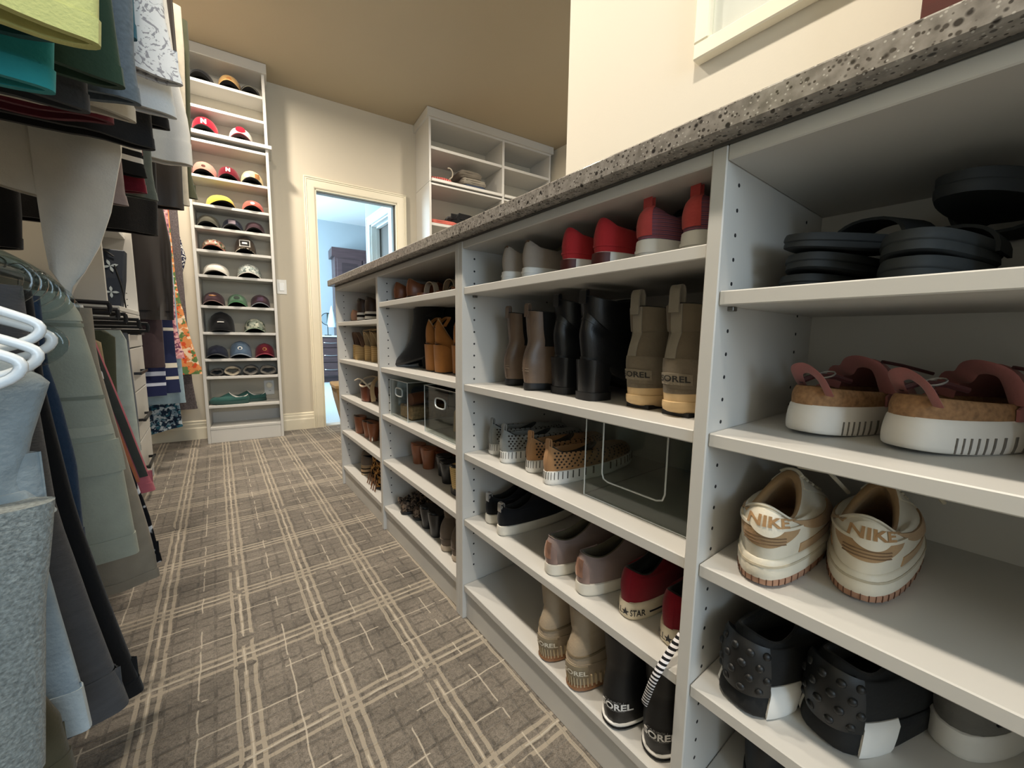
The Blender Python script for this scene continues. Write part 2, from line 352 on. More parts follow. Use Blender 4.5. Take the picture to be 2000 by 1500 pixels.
# ---------------------------------------------------------------- lofted footwear
def ring(xh, xf, wh, wf, zh, zm=None, zf=None, e=2.4, bend=0.0, n=32, hp=None, dh=0.0):
    zm = zh if zm is None else zm; zf = zm if zf is None else zf
    ph = np.arange(n)*2*np.pi/n; c, s = np.cos(ph), np.sin(ph)
    a = (xf-xh)/2; x = (xh+xf)/2+a*np.sign(c)*np.abs(c)**(2/e)
    t = (x-xh)/(xf-xh); k = np.clip(t*1.5, 0, 1); k = k*k*(3-2*k)
    w = wh+(wf-wh)*k
    y = w*np.sign(s)*np.abs(s)**(2/e)+bend*np.sin(np.pi*t)
    z = zh*(1-t)*(1-2*t)+zm*4*t*(1-t)+zf*t*(2*t-1)
    if dh: z = z-dh*np.exp(-((t)/.12)**2)   # dip or raise at the heel back
    return np.stack([x, y, z], 1)
def cat_eval(Rg, v):
    m = len(Rg); v = min(max(v, 0), m-1-1e-9); k = int(v); f = v-k
    p0, p1, p2, p3 = Rg[max(k-1, 0)], Rg[k], Rg[min(k+1, m-1)], Rg[min(k+2, m-1)]
    return .5*((2*p1)+(-p0+p2)*f+(2*p0-5*p1+4*p2-p3)*f*f+(-p0+3*p1-3*p2+p3)*f**3)
def surf(Rg, u, v):
    r = cat_eval(Rg, v); n = len(r); q = (u % 1.0)*n; i = int(q); f = q-i
    p0, p1, p2, p3 = r[(i-1) % n], r[i % n], r[(i+1) % n], r[(i+2) % n]
    return .5*((2*p1)+(-p0+p2)*f+(2*p0-5*p1+4*p2-p3)*f*f+(-p0+3*p1-3*p2+p3)*f**3)
def surfn(Rg, u, v):
    e = 1e-3; m = len(Rg)-1
    a = surf(Rg, u+e, v)-surf(Rg, u-e, v); b = surf(Rg, u, min(v+.02, m))-surf(Rg, u, max(v-.02, 0)); nn = np.cross(a, b); l = np.linalg.norm(nn)
    return nn/l if l > 1e-12 else np.array([0, 0, 1.0])
def loft(Rg, sub=3, cap0=True, cap1=False, noise=0.0, seed=0):
    Rg = [np.asarray(r, float) for r in Rg]
    vs = np.linspace(0, len(Rg)-1, (len(Rg)-1)*sub+1); G = np.array([cat_eval(Rg, v) for v in vs])
    if noise:
        rg = np.random.RandomState(seed); G = G+rg.normal(0, noise, G.shape)
    return MB().grid(G, True, cap0, cap1)
def patch(Rg, ua, ub, va, vb, off=.0012, nu=14, nv=5, mb=None, mi=0):
    # raised overlay following the surface; va/vb numbers or functions of s in 0..1
    fa = va if callable(va) else (lambda s: va); fb = vb if callable(vb) else (lambda s: vb); mb = mb or MB()
    top, bot = [], []
    for i in range(nu+1):
        s = i/nu; u = ua+(ub-ua)*s; a, b = fa(s), fb(s); ct, cb_ = [], []
        for j in range(nv+1):
            v = a+(b-a)*j/nv; p = surf(Rg, u, v); nn = surfn(Rg, u, v); ct.append(p+nn*off); cb_.append(p-nn*.0012)
        top.append(ct); bot.append(cb_)
    T, B = np.array(top), np.array(bot)
    mb.grid(T, closed=False, mi=mi)
    for ea, eb in ((T[0], B[0]), (T[-1], B[-1]), (T[:, 0], B[:, 0]), (T[:, -1], B[:, -1])): mb.grid(np.array([ea, eb]), closed=False, mi=mi)
    return mb
_TX = {}
def text_mesh(body, bold=.0, shear=0.0):
    k = (body, bold, shear)
    if k in _TX: return _TX[k]
    cu_ = bpy.data.curves.new('lettering', 'FONT'); cu_.body = body; cu_.align_x = 'CENTER'; cu_.align_y = 'CENTER'; cu_.size = 1.0; cu_.offset = bold; cu_.resolution_u = 3; cu_.shear = shear
    ob = bpy.data.objects.new('lettering', cu_); COL.objects.link(ob); dg = bpy.context.evaluated_depsgraph_get(); dg.update()
    me = bpy.data.meshes.new_from_object(ob.evaluated_get(dg)); bpy.data.objects.remove(ob)
    bm = bmesh.new(); bm.from_mesh(me); bmesh.ops.triangulate(bm, faces=bm.faces)
    v = np.array([x.co[:] for x in bm.verts]); f = [tuple(q.index for q in x.verts) for x in bm.faces]; bm.free(); bpy.data.meshes.remove(me)
    c = (v.min(0)+v.max(0))/2; v = v-c; h = v[:, 1].max()*2; v = v/h      # unit cap height
    _TX[k] = (v, f); return _TX[k]
def wraptext(Rg, body, uc, vc, h, off=.0018, bold=.015, wx=1.0, mb=None, rot=0.0, shear=0.0):
    v, f = text_mesh(body, bold, shear); mb = mb or MB(); e = .01
    su = np.linalg.norm(surf(Rg, uc+e, vc)-surf(Rg, uc-e, vc))/(2*e); sv = np.linalg.norm(surf(Rg, uc, vc+.05)-surf(Rg, uc, vc-.05))/.1
    P = []
    for a, b, _ in v:
        a, b = a*math.cos(rot)-b*math.sin(rot), a*math.sin(rot)+b*math.cos(rot)
        u, w = uc+a*h*wx/su, vc+b*h/sv; P.append(surf(Rg, u, w)+surfn(Rg, u, w)*off)
    return mb.add(P, f)
def flattext(body, h, bold=.0, wx=1.0, depth=0.0):
    v, f = text_mesh(body, bold); return [(a*h*wx, b*h, 0) for a, b, _ in v], f
def strap(x, half, h, width, th=.003, n=14, z0=0.0, lean=0.0, p=2.4, x1=None):
    # band arching over the foot: centre x, half span in y, height h
    rows = []
    for i in range(n+1):
        a = math.pi*i/n; c, s = math.cos(a), math.sin(a)
        y = half*math.copysign(abs(c)**(2/p), c); z = z0+h*abs(s)**(2/p); yi, zi = y*(1-th/half), z0+(h-th)*abs(s)**(2/p)
        xx = x+(0 if x1 is None else (x1-x)*(i/n))+lean*s
        rows.append([(xx-width/2, y, z), (xx+width/2, y, z), (xx+width/2, yi, zi), (xx-width/2, yi, zi)])
    return MB().grid(np.array(rows), True, True, True)
def pulltab(Rg, u, v, w=.014, h=.03, out=.006, th=.002):
    # looped tab standing up from the rim at (u, v)
    p = surf(Rg, u, v); nn = surfn(Rg, u, v-.3); nn[2] = 0; nn = nn/max(np.linalg.norm(nn), 1e-9); t = np.array([-nn[1], nn[0], 0]); rows = []
    for i in range(11):
        a = i/10*math.pi; o = -math.cos(a)*out; z = math.sin(a)*h*.5+ (h*.5 if 0 < i < 10 else 0)
        if i == 0 or i == 10: z = -.014
        q = p-nn*o+np.array([0, 0, z]); tt = nn*th*.5*(1 if i <= 5 else -1)
        rows.append([q-t*w/2-tt, q+t*w/2-tt, q+t*w/2+tt, q-t*w/2+tt])
    return MB().grid(np.array(rows), True, True, True)
def laces(Rg, v0, v1, n=5, half=.05, r=.0022, lift=.002):
    # cross bars on the front of the throat around u = 0
    mb = MB()
    for i in range(n):
        v = v0+(v1-v0)*i/max(n-1, 1); pts = []
        for j in range(9):
            u = -half+2*half*j/8; p = surf(Rg, u, v); pts.append(p+surfn(Rg, u, v)*lift)
        mb.tube(pts, r, 6)
    return mb
def sp(pts, k=5):
    # smooth path through points
    P = [np.asarray(p, float) for p in pts]; return [cat_eval(P, v) for v in np.linspace(0, len(P)-1, (len(P)-1)*k+1)]
class Shoe:
    def __init__(self, name, label, cat, group, loc, yaw=0.0, tilt=None):
        self.o = empty(name, loc, yaw); tag(self.o, label, cat, group)
        if tilt: self.o.rotation_euler = (tilt[0], tilt[1], yaw)
    def part(self, mb, name, mt, smooth=True, angle=45, parent=None, **k): return mb.build(name, mt, parent or self.o, smooth, angle, **k)
def sole_rings(L, wh, wf, h, flare=.0, e=2.5, toe=.006, bend=.004, lift=0.0, hz=0.0, base=0.0):
    z = lambda q: (q, q, q+lift)
    return [ring(.006, L-.010-toe, wh-.004, wf-.004, base+.0, base, base+lift, e, bend), ring(.001-flare, L-.003, wh+flare, wf+flare, base+.004, base+.004, base+lift+.005, e, bend),
            ring(0, L, wh, wf, base+h*.5, base+h*.5, base+lift+h*.5, e, bend), ring(.001, L-.001, wh-.0005, wf-.0005, base+h+hz, base+h, base+lift+h, e, bend), ring(.006, L-.008, wh-.005, wf-.005, base+h+hz+.001, base+h+.001, base+lift+h+.001, e, bend)]
def low_upper(L, wh, wf, h0, hh, dip=.014, tongue=.012, open_=.52, toe_h=.022, e=2.3, bend=.004, bulge=.004, hb=0.0, neck=.006):
    # rings from the sole line to the collar rim of a low shoe; hh heel height above the sole line
    r = [ring(.004, L-.006, wh-.003, wf-.003, h0-.003, h0-.003, h0-.003, e, bend),
         ring(.001-hb, L-.007, wh-.001+bulge*.3, wf-.002, h0+hh*.25, h0+hh*.22, h0+toe_h*.55, e, bend),
         ring(.001-hb, L-.03, wh-.001+bulge*.2, wf-.005, h0+hh*.52, h0+hh*.45, h0+toe_h+.004, e, bend),
         ring(.004, L*.76, wh-.004, wf-.011, h0+hh*.78, h0+hh*.66, h0+hh*.62+tongue*.3, 2.2, bend),
         ring(.004+neck*.6, L*(open_+.06), wh-.008, wf-.019, h0+hh*.94, h0+hh*.93-dip, h0+hh*.92+tongue*.8, 2.1, bend),
         ring(.004+neck, L*open_, wh-.010, wf-.022, h0+hh, h0+hh-dip, h0+hh+tongue, 2.1, bend)]
    return r
def lining_rings(U, L, wh, wf, h0, t=.004):
    r = U[-1]; c = r.mean(0); ins = c+(r-c)*np.array([1-.0055*2/.12, .82, 1]); ins[:, 2] -= .0005; dn = c+(r-c)*np.array([.9, .84, 1]); dn[:, 2] = dn[:, 2]-.018
    fl = ring(.012, L*.72, wh-.010, wf-.012, h0+.006, h0+.006, h0+.010, 2.2, .004)
    return [r, ins, dn, fl]
def low_shoe(name, label, group, loc, yaw, L=.262, wh=.033, wf=.040, sole=.026, hh=.055, upper='', sole_m='', lining='', dip=.014, tongue=.012, open_=.52, toe_h=.024, lift=.006, flare=0.0, tab=None, lace=None, cat='shoe', bulge=.004, hb=0.0, sub_sole=None, neck=.006):
    s = Shoe(name, label, cat, group, loc, yaw); wf = min(wf, .040)
    s.S = sole_rings(L, wh, wf, sole, flare, lift=lift); s.U = low_upper(L, wh, wf, sole, hh, dip, tongue, open_, toe_h, bulge=bulge, hb=hb, neck=neck)
    s.sole = s.part(loft(s.S, 2, True, True), 'sole', sole_m, angle=50)
    s.up = s.part(loft(s.U, 4, False, False), 'upper', upper, angle=60)
    s.part(loft(lining_rings(s.U, L, wh, wf, sole), 3, False, True), 'lining', lining, angle=60)
    if lace: s.part(laces(s.U, 2.7, 4.7, 5), 'laces', lace)
    if tab: s.part(pulltab(s.U, .5, 5), 'pull_tab', tab)
    return s
def boot(name, label, group, loc, yaw, rings, sole, upper, sole_m, lining, L, wh, wf, e=2.4, sole_h=.02, lift=.006, heel=None, cat='boot'):
    # rings: explicit upper rings from the sole line up to the shaft rim
    s = Shoe(name, label, cat, group, loc, yaw); s.U = rings; s.S = sole
    s.part(loft(sole, 2, True, True), 'sole', sole_m, angle=50)
    s.up = s.part(loft(rings, 4, False, False), 'upper', upper, angle=60)
    r = rings[-1]; c = r.mean(0); ins = c+(r-c)*np.array([.93, .9, 1]); d1 = ins.copy(); d1[:, 2] -= .03; d2 = c+(r-c)*np.array([.5, .5, 1]); d2[:, 2] -= .055
    s.part(loft([r, ins, d1, d2], 2, False, True), 'lining', lining, angle=60)
    return s
def block(pts0, pts1, n=3):
    return MB().grid(np.array([[(np.array(a)*(1-t)+np.array(b)*t) for a, b in zip(pts0, pts1)] for t in np.linspace(0, 1, n)]), True, True, True)
def heel_block(x0, x1, w, h, x0b=None, x1b=None, wb=None, z=0.0, ztilt=0.0):
    # block heel: bottom rectangle (b) to top rectangle, rounded at the back
    def rect(a, b, w_, z_, tl=0):
        return [(a+.25*(b-a), -w_, z_), (b, -w_*.9, z_-tl), (b, w_*.9, z_-tl), (a+.25*(b-a), w_, z_), (a+.06*(b-a), w_*.72, z_), (a, w_*.3, z_), (a, -w_*.3, z_), (a+.06*(b-a), -w_*.72, z_)]
    return block(rect(x0b if x0b is not None else x0, x1b if x1b is not None else x1, wb or w, z), rect(x0, x1, w, z+h, ztilt))
# ---------------------------------------------------------------- shoes in the near cabinet
OFFW = mat('off_white_rubber', '#ddd8cc', .55, noise=.05, nscale=40)
WHITER = mat('white_rubber', '#e8e6e1', .5, noise=.04, nscale=30)
CREAMR = mat('cream_rubber', '#d9cdb4', .55, noise=.05, nscale=30)
BLKR = mat('black_rubber', '#141416', .55, noise=.1, nscale=60, bump=.1)
DARKIN = fabric('dark_lining', '#1a1918')
GREYIN = fabric('taupe_lining', '#57503f')
def wrap2d(Rg, pts, faces, uc, vc, off=.0018, mb=None):
    mb = mb or MB(); e = .01
    su = np.linalg.norm(surf(Rg, uc+e, vc)-surf(Rg, uc-e, vc))/(2*e); sv = np.linalg.norm(surf(Rg, uc, vc+.05)-surf(Rg, uc, vc-.05))/.1
    return mb.add([surf(Rg, uc+a/su, vc+b/sv)+surfn(Rg, uc+a/su, vc+b/sv)*off for a, b in pts], faces)
def star_pts(r):
    p = [(0, 0)]+[((r if i % 2 == 0 else r*.4)*math.sin(math.pi*i/5), (r if i % 2 == 0 else r*.4)*math.cos(math.pi*i/5)) for i in range(10)]
    return p, [(0, 1+i, 1+(i+1) % 10) for i in range(10)]

# --- top shelf, third bay: taupe slip-ons, red canvas pair, knit pair
TAUPE = fabric('taupe_canvas', '#a0958a', noise=.06)
for k, (y, x, lb) in enumerate([(.775, .028, 'taupe slip-on shoe standing against the cabinet side'), (.700, .030, 'taupe slip-on shoe standing beside the red canvas pair')]):
    s = low_shoe('slip_on_shoe', lb, 'pair of taupe slip-ons', (x, y, S1), -.05, wh=.032, sole=.026, hh=.060, upper=TAUPE, sole_m=WHITER, lining=GREYIN, dip=.02, tongue=.004, open_=.46)
    s.part(patch(s.U, .46, .54, 4.0, 4.9, .0012), 'heel_tag', leather('brown_tag', '#6d5038'))
    s.part(patch(s.S, .2, .8, 1.2, 1.6, .0012, nu=30, nv=2), 'foxing_ridge', WHITER); s.part(patch(s.S, .2, .8, 2.1, 2.4, .0012, nu=30, nv=2), 'foxing_ridge', WHITER)
RED = fabric('red_canvas', '#b02c31', noise=.05)
for k, (y, x, lb) in enumerate([(.575, .030, 'red canvas slip-on shoe with dark heel label beside the taupe pair'), (.492, .030, 'red canvas slip-on shoe with dark heel label beside the pink knit pair')]):
    s = low_shoe('slip_on_shoe', lb, 'pair of red canvas slip-ons', (x, y, S1), -.08, wh=.036, sole=.026, hh=.062, upper=RED, sole_m=WHITER, lining=fabric('red_lining', '#5a1b1d'), dip=.02, tongue=.004, open_=.46)
    s.part(patch(s.S, .46, .585, 1.3, 2.9, .0014), 'heel_label', mat('maroon_label', '#4d1717', .5))
    s.part(patch(s.U, .25, .75, .75, .95, .0012, nu=30, nv=2), 'seam', RED)
KNIT = stripes('pink_knit', 'Z', [(0, '#8f5560'), (.35, '#5d4a63'), (.6, '#a3616b'), (.8, '#6e4e64')], .006)
CORAL = fabric('coral_webbing', '#c2504e')
for k, (y, x, lb) in enumerate([(.398, .030, 'pink and purple knit sneaker with coral pull tab beside the red pair'), (.322, .036, 'pink and purple knit sneaker with coral pull tab against the divider')]):
    s = low_shoe('knit_sneaker', lb, 'pair of pink knit sneakers', (x, y, S1), -.10, wh=.037, wf=.046, sole=.031, hh=.054, upper=KNIT, sole_m=WHITER, lining=DARKIN, dip=.012, tongue=.02, open_=.44, cat='sneaker', neck=.012)
    s.part(patch(s.U, .445, .555, .6, 5.0, .0016, nv=12), 'heel_strip', CORAL)
    s.part(pulltab(s.U, .5, 4.9, w=.016, h=.022, out=.004), 'pull_tab', CORAL)
    s.part(patch(s.S, .2, .8, 1.6, 2.0, .0014, nu=30, nv=2), 'foxing_ridge', WHITER)

# --- second shelf: brown chelsea boots, black heeled boots, taupe snow boots
def boot_rings(L, wh, wf, h0, H, hz=0.0, sl=.50, toe=.03, sw=.030, lean=.0, e=2.3, ankle=.012):
    def rg(xh, xf, a, b, zh, zm, zf, ee=e): return ring(xh, xf, a, b, hz+h0+zh, hz*.42+h0+zm, h0+zf, ee, .003)
    q = L*sl
    return [rg(.003, L-.006, wh, wf, -.003, -.003, -.003), rg(-.002, L-.008, wh+.001, wf, .028, .02, toe*.6), rg(-.003, L-.03, wh+.001, wf-.003, .05, .045, toe+.006),
            rg(.002, L*.74, wh-.002, wf-.010, .075, .07, .062+hz*.5), rg(ankle, q+.035, sw-.003, sw+.002, .098, .10, .10+hz*.7), rg(ankle-.002+lean*.3, q+.012, sw-.001, sw+.002, H*.72, H*.72-hz*.02, H*.70+hz*.8),
            rg(ankle-.006+lean, q+lean, sw+.002, sw+.004, H, H+hz*.5-.004, H+hz-.0)]
BRN = leather('distressed_brown_leather', '#6f5c4d', .38, .3, 16); ELAST = fabric('black_elastic', '#101012')
for k, (y, x, lb) in enumerate([(.828, .080, 'brown leather chelsea boot standing nearest the cabinet side'), (.728, .062, 'brown leather chelsea boot standing beside the black heeled boots')]):
    U = boot_rings(.262, .031, .044, .018, .172, sl=.47, sw=.033)
    s = boot('chelsea_boot', lb, 'pair of brown chelsea boots', (x, y, S2), -.05, U, sole_rings(.264, .031, .045, .018), BRN, BLKR, DARKIN, .262, .031, .044)
    for u0 in (.655, .245): s.part(patch(s.U, u0, u0+.10, 3.6, 6.0, .001, nv=8), 'elastic_gore', ELAST)
    s.part(pulltab(s.U, .5, 6, w=.014, h=.018, out=.005), 'pull_tab', BRN); s.part(patch(s.U, .485, .515, .3, 6.0, .0016, nu=3, nv=14), 'back_seam', BRN)
    for v in (1.05, 1.3): s.part(patch(s.U, .43, .55, v, v+.1, .0012, nv=2), 'stitching', leather('scuffed_brown', '#8d7b68'))
BLKL = leather('black_leather', '#17181b', .33, .2, 20)
for k, (y, x, lb) in enumerate([(.648, .085, 'black leather block heel boot beside the brown boots'), (.553, .068, 'black leather block heel boot beside the taupe snow boots')]):
    hz = .075
    U = boot_rings(.235, .030, .040, .018, .118, hz=hz, sl=.52, sw=.036, ankle=.008)
    so = [ring(.006, .222, .024, .036, hz+.004, hz*.42+.002, .000, 2.4, .003), ring(.001, .236, .029, .041, hz+.008, hz*.42+.006, .006, 2.4, .003), ring(.001, .236, .030, .041, hz+.016, hz*.42+.016, .018, 2.4, .003)]
    s = boot('heeled_boot', lb, 'pair of black heeled boots', (x, y, S2), -.12, U, so, BLKL, BLKR, DARKIN, .235, .030, .04)
    s.part(heel_block(.000, .062, .030, .068, .004, .056, .027, z=.016, ztilt=.012), 'heel', BLKL); s.part(heel_block(.002, .060, .030, .017, .002, .060, .030, z=.0), 'heel_tip', BLKR)
    s.part(pulltab(s.U, .5, 6, w=.020, h=.014, out=.004), 'pull_tab', BLKL); s.part(patch(s.U, .40, .60, 2.9, 3.05, .0014, nv=2), 'seam', BLKL)
SUEDE = fabric('dark_taupe_suede', '#6d6354', .3, .1); CANV = fabric('grey_canvas_strap', '#8a8377'); TANR = mat('tan_rubber', '#cdb084', .55, noise=.06, nscale=20)
LABEL = fabric('taupe_label', '#857b6b')
for k, (y, x, lb) in enumerate([(.432, .070, 'taupe suede snow boot with tan sole beside the black heeled boots'), (.350, .058, 'taupe suede snow boot with tan sole against the divider')]):
    U = boot_rings(.265, .037, .047, .040, .145, sl=.50, sw=.040, toe=.035, lean=.002, ankle=.012)
    s = boot('snow_boot', lb, 'pair of taupe snow boots', (x, y, S2), -.08, U, [ring(.018, .245, .030, .040, .006, 0, .006, 2.4, .003), ring(.002, .268, .038, .050, .012, .008, .016, 2.4, .003), ring(.000, .272, .039, .051, .026, .026, .03, 2.4, .003), ring(.003, .266, .037, .048, .027, .027, .031, 2.4, .003), ring(.001, .268, .038, .049, .042, .042, .044, 2.4, .003), ring(.006, .262, .033, .044, .044, .044, .046, 2.4, .003)], SUEDE, TANR, DARKIN, .265, .037, .047)
    s.part(MB().box(.02, .2, -.025, .025, 0, .008), 'outsole', BLKR, smooth=False)
    s.part(patch(s.U, .25, .75, .15, .42, .0016, nu=30, nv=2), 'rand', SUEDE); s.part(patch(s.U, .3, .7, .42, 2.3, .0012, nu=24), 'heel_counter', fabric('lighter_taupe_suede', '#776d5e'))
    lbp = s.part(patch(s.U, .45, .606, .62, 1.25, .0032), 'brand_label', LABEL); s.part(wraptext(s.U, 'SOREL', .528, .93, .0105, .0044, .02), 'lettering', mat('dark_print', '#1d1b18', .7), parent=lbp)
    s.part(pulltab(s.U, .5, 6, w=.018, h=.03, out=.008, th=.003), 'pull_loop', CANV); s.part(patch(s.U, .47, .53, 2.3, 6.0, .0026, nv=14), 'back_strap', CANV)

# --- third shelf: perforated slip-ons
def perf(s, mt, v0=1.0, v1=4.2):
    mb = MB(); r = .0024
    for side in (0, 1):
        for i in range(15):
            for j in range(6):
                u = .10+.022*i+(.011 if j % 2 else 0); v = .75+j*.42
                if u > .44 or (u < .2 and v > 2.6+(u-.1)*4): continue
                if side: u = 1-u
                p = surf(s.U, u, v); nn = surfn(s.U, u, v); t = np.cross(nn, [0, 0, 1.0]); t = t/np.linalg.norm(t); b = np.cross(t, nn)
                mb.add([p+nn*.0006+t*r*1.2*math.cos(a)+b*r*math.sin(a) for a in np.arange(6)*math.pi/3], [(0, 1, 2, 3, 4, 5)])
    o = s.part(mb, 'perforations', mt, smooth=False); o['kind'] = 'stuff'
def ticks(s, mt):
    mb = MB()
    for i in range(44):
        u = .03+.94*i/43; patch(s.S, u, u+.0035, 1.9, 3.0, .001, 1, 2, mb)
    o = s.part(mb, 'sole_stitching', mt); o['kind'] = 'stuff'
GREYM = fabric('grey_foam', '#8d8f8c', .08, .04); TANM = fabric('tan_foam', '#a97f57', .08, .05)
HOLEM = mat('perforation_dark', '#2a211a', .9)
for nm, mt, y, x, yw, lb, g in [('a', GREYM, .862, .052, -.05, 'grey perforated slip-on sneaker standing against the cabinet side', 'pair of grey perforated slip-ons'), ('b', GREYM, .788, .036, -.08, 'grey perforated slip-on sneaker standing beside the tan pair', 'pair of grey perforated slip-ons'),
                            ('c', TANM, .692, .045, .03, 'tan perforated slip-on sneaker standing beside the grey pair', 'pair of tan perforated slip-ons'), ('d', TANM, .612, .028, -.03, 'tan perforated slip-on sneaker half behind the empty clear bin', 'pair of tan perforated slip-ons')]:
    s = low_shoe('perforated_slip_on', lb, g, (x, y, S3), yw, L=.285, wh=.031, wf=.045, sole=.030, hh=.056, upper=mt, sole_m=WHITER, lining=fabric('lining_'+nm, '#3a332b' if mt is TANM else '#2c2e2f'), dip=.03, tongue=-.012, open_=.56, cat='sneaker', toe_h=.03)
    perf(s, HOLEM); ticks(s, mat('grey_thread', '#4a4640', .8))
    s.part(pulltab(s.U, .5, 5, w=.012, h=.016, out=.004), 'pull_tab', mt); s.part(patch(s.U, .475, .525, .3, 5, .0012, nv=10), 'back_strip', mt)

# --- fourth shelf: black sneakers, mauve sneakers, red canvas sneakers
BLKC = fabric('black_canvas', '#121317', .2, .15); SILV = mat('silver_leather', '#b9b6b2', .25, .6)
for k, (y, x, yw, lb) in enumerate([(.858, .040, -.05, 'black sneaker with silver heel tab standing against the cabinet side'), (.785, .028, -.03, 'black sneaker with silver heel tab standing beside the mauve pair')]):
    s = low_shoe('sneaker', lb, 'pair of black sneakers', (x, y, S4), yw, L=.278, wh=.031, wf=.045, sole=.026, hh=.052, upper=BLKC, sole_m=OFFW, lining=DARKIN, dip=.012, tongue=.026, open_=.45, lace=mat('white_lace', '#d8d6d0', .8), cat='sneaker', toe_h=.022)
    s.part(patch(s.U, .46, .54, 3.6, 5.0, .002), 'heel_tab', SILV); s.part(pulltab(s.U, .5, 5, w=.014, h=.010, out=.006), 'pull_tab', SILV)
MAUVE = fabric('mauve_nubuck', '#86756f', .15, .08); ROSE = mat('rose_metallic', '#c79c88', .22, .75)
for k, (y, x, yw, lb) in enumerate([(.586, .016, -.10, 'mauve sneaker with shiny heel patch beside the black sneakers'), (.500, .022, -.14, 'mauve sneaker with shiny heel patch beside the red canvas sneakers')]):
    s = low_shoe('sneaker', lb, 'pair of mauve sneakers', (x, y, S4), yw, L=.262, wh=.035, wf=.046, sole=.025, hh=.060, upper=MAUVE, sole_m=OFFW, lining=GREYIN, dip=.010, tongue=.02, open_=.50, lace=fabric('mauve_lace', '#7d6c66'), cat='sneaker')
    s.part(patch(s.U, .42, .58, .35, lambda q: 2.2+.9*math.sin(math.pi*q), .0014), 'heel_patch', mat('mauve_patent', '#97807a', .25, .3)); s.part(patch(s.U, .462, .538, 1.0, 3.2, .0022), 'shiny_tab', ROSE)
    hp = s.part(patch(s.U, .25, .75, 4.55, 5.0, .0024, nu=30, nv=2), 'collar_binding', MAUVE)
CRIM = fabric('crimson_canvas', '#7d1020', .15, .06)
DOTLACE = stripes('black_white_lace', 'Z', [(0, '#17171b'), (.5, '#e4e2e6')], .007)
for k, (y, x, yw, lb) in enumerate([(.402, .040, -.02, 'red canvas sneaker with lettered white sole beside the mauve pair'), (.318, .042, -.05, 'red canvas sneaker with trailing checked lace against the divider')]):
    s = low_shoe('canvas_sneaker', lb, 'pair of red canvas sneakers', (x, y, S4), yw, L=.275, wh=.037, wf=.046, sole=.033, hh=.060, upper=CRIM, sole_m=CREAMR, lining=DARKIN, dip=.014, tongue=.025, open_=.48, lace=None, cat='sneaker', bulge=.002)
    w = MB(); wraptext(s.S, 'ALL', .464, 2.0, .011, .0016, .012, .8, w); p_, f_ = star_pts(.0075); wrap2d(s.S, p_, f_, .513, 2.0, .0016, w); wraptext(s.S, 'STAR', .578, 2.0, .0115, .0016, .014, .8, w)
    s.part(w, 'lettering', mat('black_print', '#15141a', .6), smooth=False)
    s.part(patch(s.S, .636, .71, 1.8, 1.95, .0014, nu=14, nv=2), 'sole_stripe', mat('navy_print', '#15182e', .6))
    s.part(patch(s.U, .47, .53, .2, 5.0, .0012, nv=10), 'back_strip', CRIM)
    for q in (-.25, .1): s.part(MB().tube(sp([surf(s.U, .02+q*.05+.0*i, 5-.45*i)+np.array([.0, .012*math.sin(i*1.7+q*9), .010+.003*(i % 2)]) for i in range(6)]), .0035, 6, flat=.4), 'lace', DOTLACE)
    if k == 1:
        L2 = MB().tube(sp([(.12, -.006, .105), (.06, -.032, .104), (.015, -.036, .07), (-.022, -.030, .035), (-.050, -.022, -.002), (-.054, -.014, -.03), (-.050, -.006, -.055), (-.044, .004, -.085)]), .006, 8, flat=.32); s.part(L2, 'trailing_lace', DOTLACE)

# --- bottom shelf: beige and black snow boots
BEIGE = fabric('beige_suede', '#9d8d77', .3, .08); BEIGEL = fabric('beige_label', '#8f8067'); RIBR = mat('ribbed_beige_rubber', '#c9b593', .6, noise=.06, nscale=20)
def rib(s, mt, u0=.27, u1=.73, v0=.1, v1=1.0, n=26, slant=.006):
    mb = MB()
    for i in range(n):
        u = u0+(u1-u0)*i/(n-1); patch(s.U, u, u+.006, v0, v1, .0028, 1, 3, mb)
    o = s.part(mb, 'sole_rib', mt, smooth=False); o['kind'] = 'stuff'
for k, (y, x, lb) in enumerate([(.585, .008, 'beige suede winter boot with ribbed rand beside the empty shelf space'), (.496, .006, 'beige suede winter boot with ribbed rand beside the black boots')]):
    U = boot_rings(.262, .038, .048, .012, .160, sl=.52, sw=.038, toe=.038, ankle=.012)
    s = boot('winter_boot', lb, 'pair of beige winter boots', (x, y, S5), .0, U, sole_rings(.264, .038, .049, .013, .002), BEIGE, mat('gum_rubber', '#8d6546', .6), GREYIN, .262, .038, .048)
    rib(s, RIBR); lp = s.part(patch(s.U, .465, .61, .85, 1.95, .0034), 'brand_label', BEIGEL); s.part(wraptext(s.U, 'SOREL', .54, 1.32, .0105, .0048, .03), 'lettering', mat('cream_print', '#ded4c0', .6), parent=lp, smooth=False)
    s.part(patch(s.U, .25, .75, lambda q: 3.05-.55*math.sin(math.pi*q), lambda q: 3.2-.55*math.sin(math.pi*q), .002, nu=30, nv=2), 'cuff_seam', fabric('dark_beige_seam', '#75664f')); s.part(patch(s.U, .30, .70, 1.95, 2.05, .0014, nu=20, nv=2), 'seam', BEIGE)
BLKN = mat('black_nylon', '#0d0e10', .45, noise=.1, nscale=30, bump=.08)
